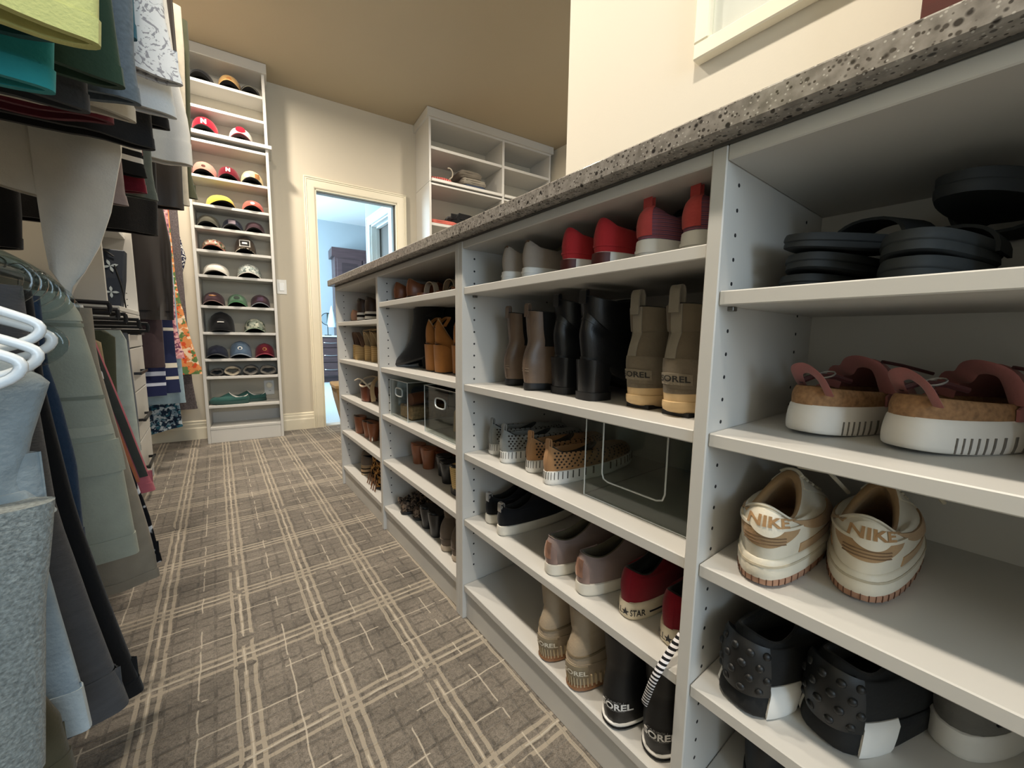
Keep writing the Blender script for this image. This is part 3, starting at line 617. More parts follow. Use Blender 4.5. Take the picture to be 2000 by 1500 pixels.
for k, (y, x, lb) in enumerate([(.400, .006, 'black winter boot with white brand print beside the beige pair'), (.322, .020, 'black winter boot with white brand print against the divider')]):
    U = boot_rings(.268, .040, .049, .012, .165, sl=.55, sw=.040, toe=.038, ankle=.006)
    s = boot('winter_boot', lb, 'pair of black winter boots', (x, y, S5), .0, U, sole_rings(.270, .040, .050, .008, .002), BLKN, BLKR, DARKIN, .262, .038, .048)
    w = wraptext(s.U, 'SOREL', .546, 1.45, .0135, .0018, .03); s.part(w, 'lettering', mat('white_print', '#e9e7e4', .6), smooth=False)
    w = wraptext(s.U, 'CARIBOU', .535, 1.86, .004, .0018, .0, 1.3); wraptext(s.U, 'WATERPROOF', .535, 1.10, .003, .0018, .0, 1.3, w); s.part(w, 'small_lettering', mat('grey_print', '#8d8c8a', .6), smooth=False)
    s.part(patch(s.U, .2, .8, .02, .16, .0036, nu=36, nv=2), 'white_welt', WHITER)

# ---------------------------------------------------------------- nearest bay
# --- chunky cream sneakers
CRL = leather('cream_leather', '#dcd4c2', .45, .05); TANS = fabric('tan_suede', '#a98a66', .3, .1); GUM = mat('gum_outsole', '#a97f66', .6, noise=.06, nscale=30)
def dunk(lb, loc, yw):
    L, wh, wf = .275, .038, .049
    s = Shoe('sneaker', lb, 'sneaker', 'pair of cream and tan sneakers', loc, yw)
    s.O = [ring(.010, L-.018, wh-.004, wf-.006, .004, .0, .006, 2.5, .004), ring(.003, L-.004, wh+.001, wf, .005, .004, .010, 2.5, .004), ring(.001, L-.001, wh+.0015, wf+.001, .014, .014, .018, 2.5, .004)]
    s.S = [ring(.001, L, wh+.001, wf+.001, .013, .013, .017, 2.5, .004), ring(-.001, L+.001, wh+.002, wf+.002, .022, .022, .026, 2.5, .004), ring(.002, L-.001, wh, wf, .038, .037, .036, 2.5, .004), ring(.007, L-.008, wh-.005, wf-.005, .040, .039, .038, 2.5, .004)]
    s.U = low_upper(L, wh+.001, wf, .038, .070, .022, .022, .46, .03, bulge=.004, neck=.010)
    s.part(loft(s.O, 2, True, True), 'outsole', GUM, angle=50); s.part(loft(s.S, 3, False, True), 'midsole', CRL, angle=50); s.part(loft(s.U, 4, False, False), 'upper', CRL, angle=60)
    s.part(loft(lining_rings(s.U, L, wh, wf, .038), 3, False, True), 'lining', fabric('tan_mesh_lining', '#9c7d58'), angle=60)
    g = MB()
    for i in range(40): u = .02+.96*i/39; patch(s.O, u, u+.002, 1.0, 1.95, .0006, 1, 2, g)
    o = s.part(g, 'outsole_groove', mat('dark_groove', '#5b3a2b', .9)); o['kind'] = 'stuff'
    s.part(patch(s.S, .1, .9, 1.45, 1.6, .0008, nu=40, nv=1), 'midsole_seam', fabric('cream_stitch', '#b9ae98'))
    s.part(patch(s.U, .38, .66, lambda q: 2.2-1.15*math.sin(math.pi*q)**.7, lambda q: 2.35, .0014, nu=24), 'heel_panel', TANS)
    for vv in (1.3, 1.52, 1.74): s.part(patch(s.U, .44, .60, vv, vv+.06, .0024, nu=14, nv=1), 'stitch_line', fabric('brown_stitch', '#7a5f45'))
    s.part(patch(s.U, .33, .67, lambda q: 2.30, lambda q: 2.48, .0032, nu=24, nv=3), 'heel_strap', CRL)
    tabp = s.part(patch(s.U, .455, .605, lambda q: 2.95-1.05*math.sin(math.pi*q)**.6, lambda q: 2.95+.95*math.sin(math.pi*q)**.6, .0048, nu=22, nv=8), 'heel_tab', CRL)
    s.part(wraptext(s.U, 'NIKE', .531, 2.92, .0125, .0062, .03, 1.05), 'lettering', fabric('tan_embroidery', '#a5815a'), parent=tabp, smooth=False)
    for u0 in (.60, .34): s.part(patch(s.U, u0, u0+.06, 3.0, 4.2, .0012), 'collar_panel', TANS)
    # side swoosh on both sides: long tapering curve
    for sg in (1, -1):
        a, b = (.64, .87) if sg > 0 else (.36, .13)
        s.part(patch(s.U, a, b, lambda q: 2.9-2.0*math.sin(q*math.pi*.62)+.25*q, lambda q: 3.05-1.25*math.sin(q*math.pi*.60)+.55*q, .0022, nu=26), 'side_swoosh', TANS)
        s.part(patch(s.U, (.66 if sg > 0 else .34), (.80 if sg > 0 else .20), .35, 1.0, .001, nu=16), 'side_panel', TANS)
        s.part(patch(s.U, (.885 if sg > 0 else .115), (.95 if sg > 0 else .05), 1.2, 4.6, .0022, nu=8, nv=10), 'eyestay', CRL)
    s.part(laces(s.U, 2.4, 4.6, 6, .06, .003, .003), 'laces', fabric('cream_lace', '#d8cfba'))
    s.part(MB().tube([surf(s.U, -.03, 4.6)+np.array([.004, .0, .01]), surf(s.U, -.05, 4.0)+np.array([.01, -.03, .016]), surf(s.U, -.1, 3.2)+np.array([.02, -.035, .004])], .003, 6), 'lace_bow', fabric('cream_lace', '#d8cfba'))
    s.part(patch(s.U, .3, .7, 4.4, 5.0, .003, nu=24, nv=3), 'padded_collar', CRL)
    return s
dunk('cream and tan lettered sneaker standing closest to the divider', (.012, .186, S3), .06)
dunk('cream and tan lettered sneaker set further back on the shelf', (.078, .098, S3), .04)

# --- pink cork-soled flatforms
CORK = mat('cork', '#8f6b49', .85, noise=.35, nscale=160, bump=.3, bscale=200); PINKS = fabric('dusty_pink_suede', '#9a6360', .2, .06); FLATW = mat('platform_white', '#dcd7cf', .6, noise=.05, nscale=30)
def flatform(lb, loc, yw):
    L, wh, wf = .262, .040, .049; s = Shoe('platform_shoe', lb, 'shoe', 'pair of pink platform shoes', loc, yw)
    s.S = [ring(.010, L-.02, wh-.004, wf-.006, .006, .0, .012, 2.6, .004), ring(.000, L-.004, wh, wf, .008, .004, .016, 2.6, .004), ring(-.001, L, wh+.001, wf+.001, .024, .022, .030, 2.6, .004), ring(.003, L-.002, wh-.001, wf-.001, .042, .038, .040, 2.6, .004), ring(.006, L-.006, wh-.004, wf-.004, .043, .039, .041, 2.6, .004)]
    s.C = [ring(.004, L-.005, wh-.002, wf-.003, .041, .037, .039, 2.5, .004), ring(.003, L-.007, wh-.002, wf-.004, .055, .050, .048, 2.5, .004), ring(.007, L-.010, wh-.005, wf-.007, .067, .058, .054, 2.5, .004), ring(.010, L-.014, wh-.009, wf-.011, .066, .056, .053, 2.5, .004), ring(.013, L-.016, wh-.011, wf-.013, .048, .046, .046, 2.5, .004)]
    s.part(loft(s.S, 3, True, True), 'platform_sole', FLATW, angle=50); s.part(loft(s.C, 3, False, True), 'cork_footbed', CORK, angle=60)
    g = MB()
    for i in range(22):
        for sg in (1, -1):
            u = (.06+.30*i/21) if sg > 0 else 1-(.06+.30*i/21)
            patch(s.S, u, u+.003, .9, 2.0, .0008, 1, 2, g)
    o = s.part(g, 'sole_groove', mat('groove_grey', '#6d6862', .9)); o['kind'] = 'stuff'
    s.U = [ring(.004, L-.004, wh-.0005, wf-.001, .040, .038, .040, 2.5, .004), ring(.004, L-.01, wh-.001, wf-.002, .062, .056, .056, 2.4, .004), ring(.01, L-.04, wh-.004, wf-.008, .075, .066, .072, 2.3, .004), ring(.03, L*.70, wh-.012, wf-.018, .085, .075, .096, 2.2, .004), ring(.05, L*.62, wh-.018, wf-.024, .088, .078, .102, 2.2, .004)]
    s.part(patch(s.U, -.26, .26, lambda q: .1, lambda q: .8+3.1*math.sin(math.pi*q)**.8, .0015, nu=36, nv=10), 'vamp', PINKS)
    # folded heel strap with loop, and buckle straps
    s.part(MB().tube(sp([(.012, -.026, .058), (.003, -.018, .080), (.005, .0, .092), (.012, .016, .088), (.03, .022, .074), (.055, .028, .060)]), .009, 10, flat=.2), 'heel_strap', PINKS)
    s.part(MB().tube(sp([(.125, -.040, .058), (.110, -.034, .090), (.106, -.018, .100), (.114, .0, .098), (.126, .012, .086), (.14, .03, .082), (.15, .040, .058)]), .0105, 10, flat=.18), 'ankle_strap', PINKS)
    s.part(MB().tube([(.03, .02, .072), (.05, .012, .080), (.075, .0, .078), (.09, -.012, .072)], .004, 6), 'strap_end', leather('dark_wine_strap', '#4a2a2b'))
    s.part(MB().tube([(.052+.012*math.cos(a), .0+.009*math.sin(a), .082+.004*math.cos(a)) for a in np.linspace(0, 2*math.pi, 14)[:-1]], .0013, 6, closed=True), 'buckle', SILV)
    s.part(MB().tube([(.15, -.02, .1), (.18, -.03, .095), (.21, -.055, .084)], .0025, 6), 'lace_end', leather('dark_wine_strap', '#4a2a2b'))
    return s
flatform('dusty pink cork platform shoe standing closest to the divider', (.095, .178, S2), -.22)
flatform('dusty pink cork platform shoe standing beside the brown woven shoe', (.100, .082, S2), -.38)
WOVEN = mat('woven_brown', '#5e4331', .8, noise=.5, nscale=120, bump=.5, bscale=150)
low_shoe('woven_shoe', 'brown woven shoe standing beside the pink platform pair', None, (.165, -.045, S2), -.2, wh=.036, sole=.022, hh=.062, upper=WOVEN, sole_m=leather('brown_sole', '#6b4a35'), lining=DARKIN)

# --- top shelf: stacked black sandals
FOAM = mat('black_foam', '#26292b', .75, noise=.1, nscale=30); FOAM2 = mat('black_foam_grey', '#2e3234', .75, noise=.1, nscale=30)
def sandal(lb, loc, yw, th=.022, band=True, tilt=None, L=.27, mt=FOAM, wine=False):
    s = Shoe('slide_sandal', lb, 'sandal', 'black slide sandals', loc, yw, tilt)
    s.S = [ring(.010, L-.012, .032, .042, .004, 0, .006, 2.5, .004), ring(.0, L, .037, .047, .006, .004, .010, 2.5, .004), ring(.001, L-.001, .036, .046, th*.55, th*.5, th*.55, 2.5, .004), ring(-.001, L+.001, .038, .048, th*.62, th*.58, th*.62, 2.5, .004), ring(.002, L-.002, .036, .046, th, th, th, 2.5, .004), ring(.010, L-.01, .028, .038, th-.002, th-.003, th-.002, 2.5, .004)]
    s.part(loft(s.S, 2, True, True), 'footbed', mt, angle=45)
    if band: s.part(strap(L*.66, .047, .040, .075, .004, z0=th*.5, lean=.01), 'band', FOAM)
    return s
z = S1B
sandal('black slide sandal at the bottom of the stack by the divider', (.085, .198, z), -.08, .024, False)
sandal('black slide sandal in the middle of the stack by the divider', (.080, .192, z+.026), -.12, .024, False)
sandal('black slide sandal on top of the stack by the divider', (.075, .200, z+.052), -.30, .022, True, tilt=(.10, -.05))
sandal('black slide sandal lowest in the second stack', (.075, .092, z), -.1, .030, False, mt=FOAM2)
sandal('black slide sandal second up in the second stack', (.075, .092, z+.031), -.1, .028, True, mt=FOAM2)
s = sandal('black slide sandal propped upside down over the second stack', (.150, .070, z+.136), -.2, .03, True, tilt=(math.pi, .0))
sandal('black slide sandal lying behind the second stack', (.12, -.035, z), -.2, .034, False, mt=FOAM2)
sandal('black slide sandal leaning on the one behind the second stack', (.12, -.035, z+.036), -.25, .030, True, mt=FOAM2, tilt=(-.0, -.02))

# --- fourth shelf: black studded trainers and a grey sneaker
BLKM = mat('black_mesh', '#0e0f10', .8, noise=.2, nscale=80, bump=.25, bscale=150); STUD = mat('black_stud_rubber', '#151617', .45, noise=.15, nscale=40)
for (y, x, yw, lb) in [(.200, .022, -.20, 'black studded trainer standing closest to the divider'), (.112, .062, -.28, 'black studded trainer standing beside the grey sneaker')]:
    L, wh, wf = .275, .042, .050; s = Shoe('trainer', lb, 'sneaker', 'pair of black studded trainers', (x, y, S4), yw)
    s.S = [ring(.006, L-.02, wh-.002, wf-.004, .0, .0, .012, 3.2, .004), ring(-.004, L-.004, wh+.003, wf, .010, .006, .018, 3.2, .004), ring(.004, L, wh+.001, wf, .036, .030, .032, 2.8, .004), ring(.012, L-.006, wh-.005, wf-.005, .038, .032, .034, 2.6, .004)]
    s.U = low_upper(L, wh, wf, .036, .075, .016, .02, .48, .03, neck=.012)
    s.part(loft(s.S, 3, True, True), 'sole', BLKM, angle=50); s.part(loft(s.U, 4, False, False), 'upper', BLKM); s.part(loft(lining_rings(s.U, L, wh, wf, .036), 3, False, True), 'lining', DARKIN)
    # flared heel shell with studs
    hs = s.part(patch(s.U, .40, .60, .0, 3.6, .010, nu=16, nv=10), 'heel_shell', STUD)
    g = MB()
    for i in range(4):
        for j in range(4):
            u, v = .425+.048*i+(.02 if j % 2 else 0), .5+.8*j; p = surf(s.U, u, v); nn = surfn(s.U, u, v); q = p+nn*.010; t = np.cross(nn, [0, 0, 1.0]); t /= np.linalg.norm(t); b = np.cross(t, nn)
            g.grid(np.array([[q+t*r*math.cos(a)+b*r*math.sin(a)+nn*h for a in np.arange(10)*math.pi/5] for r, h in ((.0055, 0), (.0045, .002), (.0025, .003), (.0005, .0034))]), True, False, True)
    s.part(g, 'heel_studs', STUD, parent=hs)
    s.part(patch(s.S, .61, .70, .6, 2.9, .0025), 'white_sole_wedge', WHITER); s.part(patch(s.S, .30, .39, .6, 2.9, .0025), 'white_sole_wedge', WHITER)
s = low_shoe('sneaker', 'grey and white running sneaker at the back beside the black trainers', None, (.17, .012, S4), -.3, L=.28, wh=.04, wf=.05, sole=.035, hh=.07, upper=fabric('grey_mesh', '#6d6b66'), sole_m=WHITER, lining=DARKIN, lace=mat('white_lace', '#d8d6d0', .8), cat='sneaker')
s.part(patch(s.U, .62, .86, 1.0, 3.0, .002), 'side_panel', mat('black_overlay', '#15161a', .5)); s.part(patch(s.U, .68, .82, 1.5, 2.4, .004), 'side_flash', WHITER)
U = boot_rings(.27, .04, .05, .02, .17, sl=.52, sw=.042)
boot('winter_boot', 'plain black boot on the bottom shelf under the black trainers', None, (.10, .19, S5), -.1, U, sole_rings(.27, .04, .05, .02), BLKN, BLKR, DARKIN, .27, .04, .05)

# --- clear bins
CLEAR = clear('clear_acrylic', '#f4f7f6'); EDGE = mat('acrylic_edge', '#c9cfcf', .1, spec=.8)
def bin_(lb, loc, w, d, h, handle=True, smoke=None):
    # front face at x=0, extends +x; y from 0..w
    s = empty('clear_bin', loc); tag(s, lb, 'bin', None); mt = smoke or CLEAR; t = .003
    MB().box(0, d, 0, w, 0, t).build('base', mt, s); MB().box(0, d, 0, t, t, h).build('side', mt, s); MB().box(0, d, w-t, w, t, h).build('side', mt, s); MB().box(d-t, d, t, w-t, t, h).build('back', mt, s)
    if handle:
        # front with an oval hole
        hw, hh, cy, cz = .034, .016, w/2, h*.70; n = 24; inner = []
        for i in range(n):
            a = 2*math.pi*i/n; c_, s_ = math.cos(a), math.sin(a); inner.append((cy+hw*math.copysign(abs(c_)**.6, c_), cz+hh*math.copysign(abs(s_)**.6, s_)))
        outer = []
        for (y, z) in inner:
            dy, dz = y-cy, z-cz; k = min(((w-2*t)/2)/abs(dy) if abs(dy) > 1e-6 else 1e9, ((h-cz) if dz > 0 else (cz-t))/abs(dz) if abs(dz) > 1e-6 else 1e9); outer.append((cy+dy*k, cz+dz*k))
        mb = MB()
        for x in (0, t):
            mb.grid(np.array([[(x, *p) for p in inner], [(x, *p) for p in outer]]), True)
        mb.grid(np.array([[(0, *p) for p in inner], [(t, *p) for p in inner]]), True); mb.build('front', mt, s)
        MB().tube([(t/2, *p) for p in inner], .0028, 8, closed=True).build('handle_rim', EDGE, s, True)
    else:
        MB().box(0, t, t, w-t, t, h).build('front', mt, s)
        p = []
        x = -.001; b0, b1, z0_, z1_ = .045, w-.045, .045, h-.012
        pts = [(x, b0, z1_+.012), (x, b0, z0_+.015), (x, b0+.004, z0_+.004), (x, b0+.015, z0_), (x, b1-.015, z0_), (x, b1-.004, z0_+.004), (x, b1, z0_+.015), (x, b1, z1_+.012)]
        MB().tube(pts, .0016, 6).build('embossed_line', EDGE, s, True)
    e = MB()
    for a, b in [((0, 0, h), (0, w, h)), ((0, 0, h), (d, 0, h)), ((0, w, h), (d, w, h)), ((d, 0, h), (d, w, h)), ((0, 0, 0), (0, 0, h)), ((0, w, 0), (0, w, h)), ((0, 0, .002), (0, w, .002)), ((0, 0, .002), (d, 0, .002)), ((d, 0, 0), (d, 0, h)), ((d, 0, .002), (d, w, .002))]: e.tube([a, b], .0013, 6)
    e.build('rim', EDGE, s); return s
bin_('empty clear acrylic bin with a moulded line on its front', (.058, .300, S3), .224, .31, .160, False)
# ---------------------------------------------------------------- shoes in the far cabinet
COGN = leather('cognac_leather', '#8a5234', .35, .12); NUDE = leather('nude_leather', '#b98a6d', .4, .08); TANSD = fabric('tan_suede_heel', '#a5703c', .25, .1)
BLKSD = fabric('black_suede', '#0c0c0d', .25, .1); RAFF = stripes('raffia_wrap', 'Z', [(0, '#d6ba84'), (.45, '#b99a63'), (.75, '#e0c894')], .007)
ESPD = stripes('espadrille_rope', 'Z', [(0, '#c9ac7b'), (.5, '#a98a5a')], .009); DKBR = leather('dark_brown_leather', '#3a2a22', .4, .15)
TAUPS = fabric('taupe_suede', '#6e6257', .25, .1); LINB = fabric('beige_lining', '#b79f7d')
LEOP = spots('leopard_print', '#b98a4e', ['#5a3a1d', '#120d0a'], 95, .54)
def pump(name, lb, group, loc, yw, hz, upper, heel_m, L=.235, hw=.026, hb=.024, counter=.055, hx=.055, cat='shoe', sole_m=None, hxb=None, back=True, top=.0, platform=0.0):
    # shoe raised on a heel; toe in front
    s = Shoe(name, lb, cat, group, loc, yw); sm = sole_m or BLKR; pf = platform
    so = [ring(.004, L-.008, hw-.003, .036, hz+pf-.006, hz*.45+pf*.7-.003, .000, 2.4, .003), ring(.0, L, hw, .041, hz+pf, hz*.45+pf, pf+.006, 2.4, .003), ring(.002, L-.002, hw-.001, .040, hz+pf+.006, hz*.45+pf+.006, pf+.012, 2.4, .003)]
    s.part(loft(so, 2, True, True), 'sole', sm)
    if back:
        U = [ring(.001, L-.004, hw, .040, hz+pf+.004, hz*.45+pf+.005, pf+.010, 2.3, .003), ring(-.001, L-.006, hw+.001, .040, hz+pf+counter*.4, hz*.45+pf+.022, pf+.026, 2.3, .003), ring(.001, L-.03, hw-.001, .037, hz+pf+counter*.75, hz*.45+pf+.034, pf+.040, 2.2, .003), ring(.008, L*.72, hw-.008, .030, hz+pf+counter, hz*.45+pf+.036+top, pf+.054, 2.1, .003)]
        s.U = U; s.part(loft(U, 4, False, False), 'upper', upper); r = U[-1]; c = r.mean(0); i1 = c+(r-c)*np.array([.93, .86, 1]); d = so[2].copy(); d = d.mean(0)+(d-d.mean(0))*.8; d[:, 2] += .002
        s.part(loft([r, i1, d], 2, False, True), 'lining', LINB)
    else:
        s.part(strap(L*.72, .042, .034, .05, .003, z0=pf+.008), 'toe_band', upper); s.part(strap(L*.80, .041, .030, .03, .003, z0=pf+.008), 'toe_band', upper)
    s.part(heel_block(-.001, hx, hw+.001, hz+pf-.004, .006, (hxb or hx-.006), hb, z=.004, ztilt=hz*.22), 'heel', heel_m); s.part(heel_block(.006, (hxb or hx-.006), hb, .005, None, None, hb, z=0), 'heel_tip', BLKR)
    return s
# second bay from the doorway end -- top shelf
for (y, x, lb) in [(1.515, .045, 'cognac leather loafer standing against the cabinet side'), (1.392, .045, 'cognac leather loafer standing beside the stacked slides')]:
    s = low_shoe('loafer', lb, 'pair of cognac loafers', (x, y, S1), .05, wh=.034, sole=.016, hh=.062, upper=COGN, sole_m=DKBR, lining=LINB, dip=.02, tongue=.0, open_=.5); s.part(patch(s.U, .47, .53, .2, 4.9, .0012, nv=8), 'back_strip', COGN)
PALE = leather('pale_strap', '#c9b79f', .5, .06)
def slide(lb, loc, yw, hz=.0):
    s = Shoe('slide_sandal', lb, 'sandal', 'tan slides on the top shelf', loc, yw); L = .25
    S_ = [ring(.004, L-.008, .030, .042, 0, 0, .0, 2.4, .003), ring(0, L, .033, .045, .006, .006, .006, 2.4, .003), ring(.001, L-.001, .033, .045, .016, .016, .014, 2.4, .003)]
    s.part(loft(S_, 2, True, True), 'footbed', COGN); s.part(strap(.055, .034, .046, .020, .003, z0=.012), 'heel_band', PALE); s.part(strap(.17, .046, .045, .045, .003, z0=.010), 'toe_band', PALE); return s
slide('tan slide sandal with pale ankle band beside the loafers', (.03, 1.268, S1), .1); slide('tan slide sandal with pale ankle band in the middle of the row', (.05, 1.165, S1), .1); slide('tan slide sandal with pale ankle band against the cabinet side', (.04, 1.045, S1), .05)
# second shelf: tall black boots pointing along the shelf, tan block heels
for (x, y, lb) in [(.250, 1.345, 'tall black suede boot standing at the back of the shelf'), (.155, 1.385, 'tall black suede boot standing in front of its mate')]:
    L = .245; hz = .05
    U = [ring(.003, L-.004, .028, .036, hz+.010, .026, .012, 2.0, .002), ring(.0, L-.008, .029, .034, hz+.04, .045, .022, 2.0, .002), ring(.0, L*.80, .030, .032, hz+.065, .075, .05, 2.0, .002), ring(.004, L*.58, .032, .034, hz+.095, .11, .10, 2.1, .002), ring(-.014, L*.44, .040, .042, .185, .185, .175, 2.2, 0), ring(-.03, L*.42, .044, .046, .225, .225, .222, 2.2, 0), ring(-.032, L*.42, .044, .046, .232, .232, .230, 2.2, 0)]
    so = [ring(.004, L-.004, .025, .032, hz+.004, .018, .000, 2.0, .002), ring(.001, L, .028, .037, hz+.008, .022, .006, 2.0, .002), ring(.002, L-.002, .028, .036, hz+.012, .028, .013, 2.0, .002)]
    s = boot('tall_boot', lb, 'pair of tall black boots', (x, y, S2), R(108), U, so, BLKSD, BLKR, DARKIN, L, .03, .04)
    s.part(heel_block(.0, .055, .026, .052, .004, .05, .022, z=.0, ztilt=.01), 'heel', BLKSD)
for (y, x, lb) in [(1.318, .085, 'tan suede block heel shoe beside the black boots'), (1.235, .080, 'tan suede block heel shoe in the middle of the row'), (1.150, .105, 'tan suede block heel shoe farthest from the black boots')]:
    s = pump('block_heel_shoe', lb, 'tan suede block heel shoes', (x, y, S2), .05, .098, TANSD, TANSD, hw=.028, hb=.034, counter=.085, hx=.06, hxb=.066)
    s.part(strap(.02, .026, .035, .014, .003, z0=.160, lean=.03), 'ankle_strap', TANSD); s.part(patch(s.U, .3, .7, .1, .25, .002, nu=16, nv=2), 'heel_seam', fabric('dark_tan_seam', '#7c5229'))
# third shelf: two clear bins with contents
bn = bin_('clear handled bin holding dark rolled things, beside the partly hidden bin', (.028, 1.362, S3), .172, .26, .148)
bn2 = bin_('clear handled bin holding a cream paper box against the cabinet side', (.022, .985, S3), .218, .28, .158)
tag(MB().box(0, .15, 0, .11, 0, .05).build('wicker_box', mat('woven_wicker', '#a3845f', .8, noise=.5, nscale=90, bump=.5, bscale=90), None, bevel=.004, loc=(.05, 1.38, S3+.0035)), 'small wicker box inside the clear bin', 'box')
def roll(lb, loc, r, l, mt, rz):
    o = MB().tube(sp([(0, 0, 0), (l*.5, .01, .004), (l, 0, 0)], 4), r, 12).build('rolled_cloth', mt, None, True, loc=loc, rz=rz); tag(o, lb, 'cloth', 'rolled cloths in the bin'); return o
roll('navy rolled cloth in the clear bin', (.10, 1.44, S3+.09), .033, .14, fabric('navy_cloth', '#27303c'), .2); roll('rust rolled cloth in the clear bin', (.06, 1.41, S3+.078), .024, .15, fabric('rust_cloth', '#7c4a32'), -.05)
tag(MB().prism([(0, 0), (.075, 0), (.068, .07), (.05, .085), (.02, .085), (.006, .07)], 0, .05, 'x').build('paper_box', fabric('cream_paper', '#cfb48a', .1, .05), None, bevel=.002, loc=(.10, 1.065, S3+.0035), rz=.1), 'cream paper box inside the clear bin', 'box')
rng = np.random.RandomState(4)
tag(MB().grid(np.array([[(.03*math.cos(a)*r*1.6, .045*math.sin(a)*r, h+.004*math.sin(a*5+r*7)) for a in np.linspace(0, 2*math.pi, 20)[:-1]] for r, h in ((1, 0), (1.05, .02), (.7, .04), (.05, .046))]), True, True, True).build('sequin_pouch', mat('mauve_sequin', '#8c6f6b', .3, .4, noise=.4, nscale=200, bump=.8, bscale=200), None, True, loc=(.11, 1.02+.03, S3+.0035+.0), rz=1.4), 'mauve sequin pouch inside the clear bin', 'pouch') if False else None
# fourth shelf: wedge mules, black block heels, raffia heel
def flared(lb, loc, yw, mt, g, hz=.075, w0=.024, w1=.036, cat='shoe', name='block_heel_mule', depth=.06, mt2=None):
    s = Shoe(name, lb, cat, g, loc, yw); L = .23
    so = [ring(.002, L-.008, w1-.004, .036, hz+.002, hz*.45, .0, 2.4, .003), ring(-.002, L, w1, .041, hz+.010, hz*.45+.008, .010, 2.4, .003), ring(.002, L-.004, w1-.003, .038, hz+.014, hz*.45+.012, .014, 2.4, .003)]
    s.part(loft(so, 2, True, True), 'footbed', mt2 or mt)
    n = 16
    hb = MB().grid(np.array([[(depth*.5+.0+((depth*.5)*k2)*math.cos(a), w*math.sin(a), z_) for a in np.arange(n)*2*math.pi/n] for w, k2, z_ in ((w0, .72, 0), (w0*1.04, .75, hz*.3), (w1*.9, .95, hz*.8), (w1*.97, 1.02, hz+.004))]), True, True, True)
    s.part(hb, 'heel', mt); s.part(strap(L*.70, .042, .036, .05, .003, z0=.012), 'toe_band', mt2 or mt); return s
flared('brown flared heel mule standing against the cabinet side', (.080, 1.455, S4), .05, COGN, 'pair of brown flared heel mules'); flared('brown flared heel mule standing beside the black heels', (.085, 1.375, S4), .0, COGN, 'pair of brown flared heel mules', w1=.04)
flared('black flared heel mule standing beside the brown mules', (.098, 1.268, S4), .05, BLKL, 'pair of black flared heel mules', hz=.07); flared('black flared heel mule standing beside the raffia heel', (.075, 1.195, S4), .0, BLKL, 'pair of black flared heel mules', hz=.07)
s = flared('black shoe with raffia wrapped block heel', (.055, 1.085, S4), .0, RAFF, None, hz=.09, w0=.028, w1=.033, mt2=BLKL); s.part(heel_block(.008, .052, .029, .022, None, None, .028), 'heel_tip', BLKR)
# bottom shelf
def ruffle(lb, loc, yw):
    s = low_shoe('ruffled_flat', lb, 'pair of dark ruffled flats', loc, yw, wh=.034, sole=.012, hh=.045, upper=spots('dark_leopard', '#4c4038', ['#1c1714', '#7d6c5c'], 90, .55), sole_m=BLKR, lining=DARKIN, tongue=.0)
    rg = np.random.RandomState(int(loc[1]*100))
    for k in range(5):
        a = k*1.2; c = np.array([.03+.03*k, (-1)**k*.022, .05]); pts = [c+np.array([.02*math.cos(t+a), .016*math.sin(t*1.0+a), .008*math.sin(3*t)+.004*k % .01]) for t in np.linspace(0, 5.5, 12)]
        s.part(MB().tube(pts, .010, 6, flat=.35), 'ruffle', s.up.data.materials[0])
    return s
ruffle('dark leopard ruffled flat standing against the cabinet side', (.03, 1.452, S5), .1); ruffle('dark leopard ruffled flat standing beside the black heels', (.05, 1.378, S5), .0)
flared('black heeled sandal with squared block heel beside the ruffled flats', (.045, 1.300, S5), .0, BLKL, 'pair of squared black heels', hz=.075, w0=.022, w1=.032, name='heeled_sandal', cat='sandal'); flared('black heeled sandal with squared block heel beside the taupe boots', (.042, 1.225, S5), .0, BLKL, 'pair of squared black heels', hz=.082, w0=.026, w1=.036, name='heeled_sandal', cat='sandal')
for (y, x, lb) in [(1.115, .035, 'taupe suede ankle boot beside the black heeled sandals'), (1.040, .035, 'taupe suede ankle boot against the cabinet side')]:
    U = boot_rings(.25, .032, .044, .018, .135, sl=.50, sw=.026, ankle=.016)
    s = boot('ankle_boot', lb, 'pair of taupe ankle boots', (x, y, S5), .0, U, sole_rings(.25, .033, .045, .02), TAUPS, mat('pale_sole', '#b9ab9a', .6), DARKIN, .25, .03, .04); s.part(patch(s.U, .3, .7, .9, 1.0, .0018, nu=16, nv=2), 'seam', TAUPS)
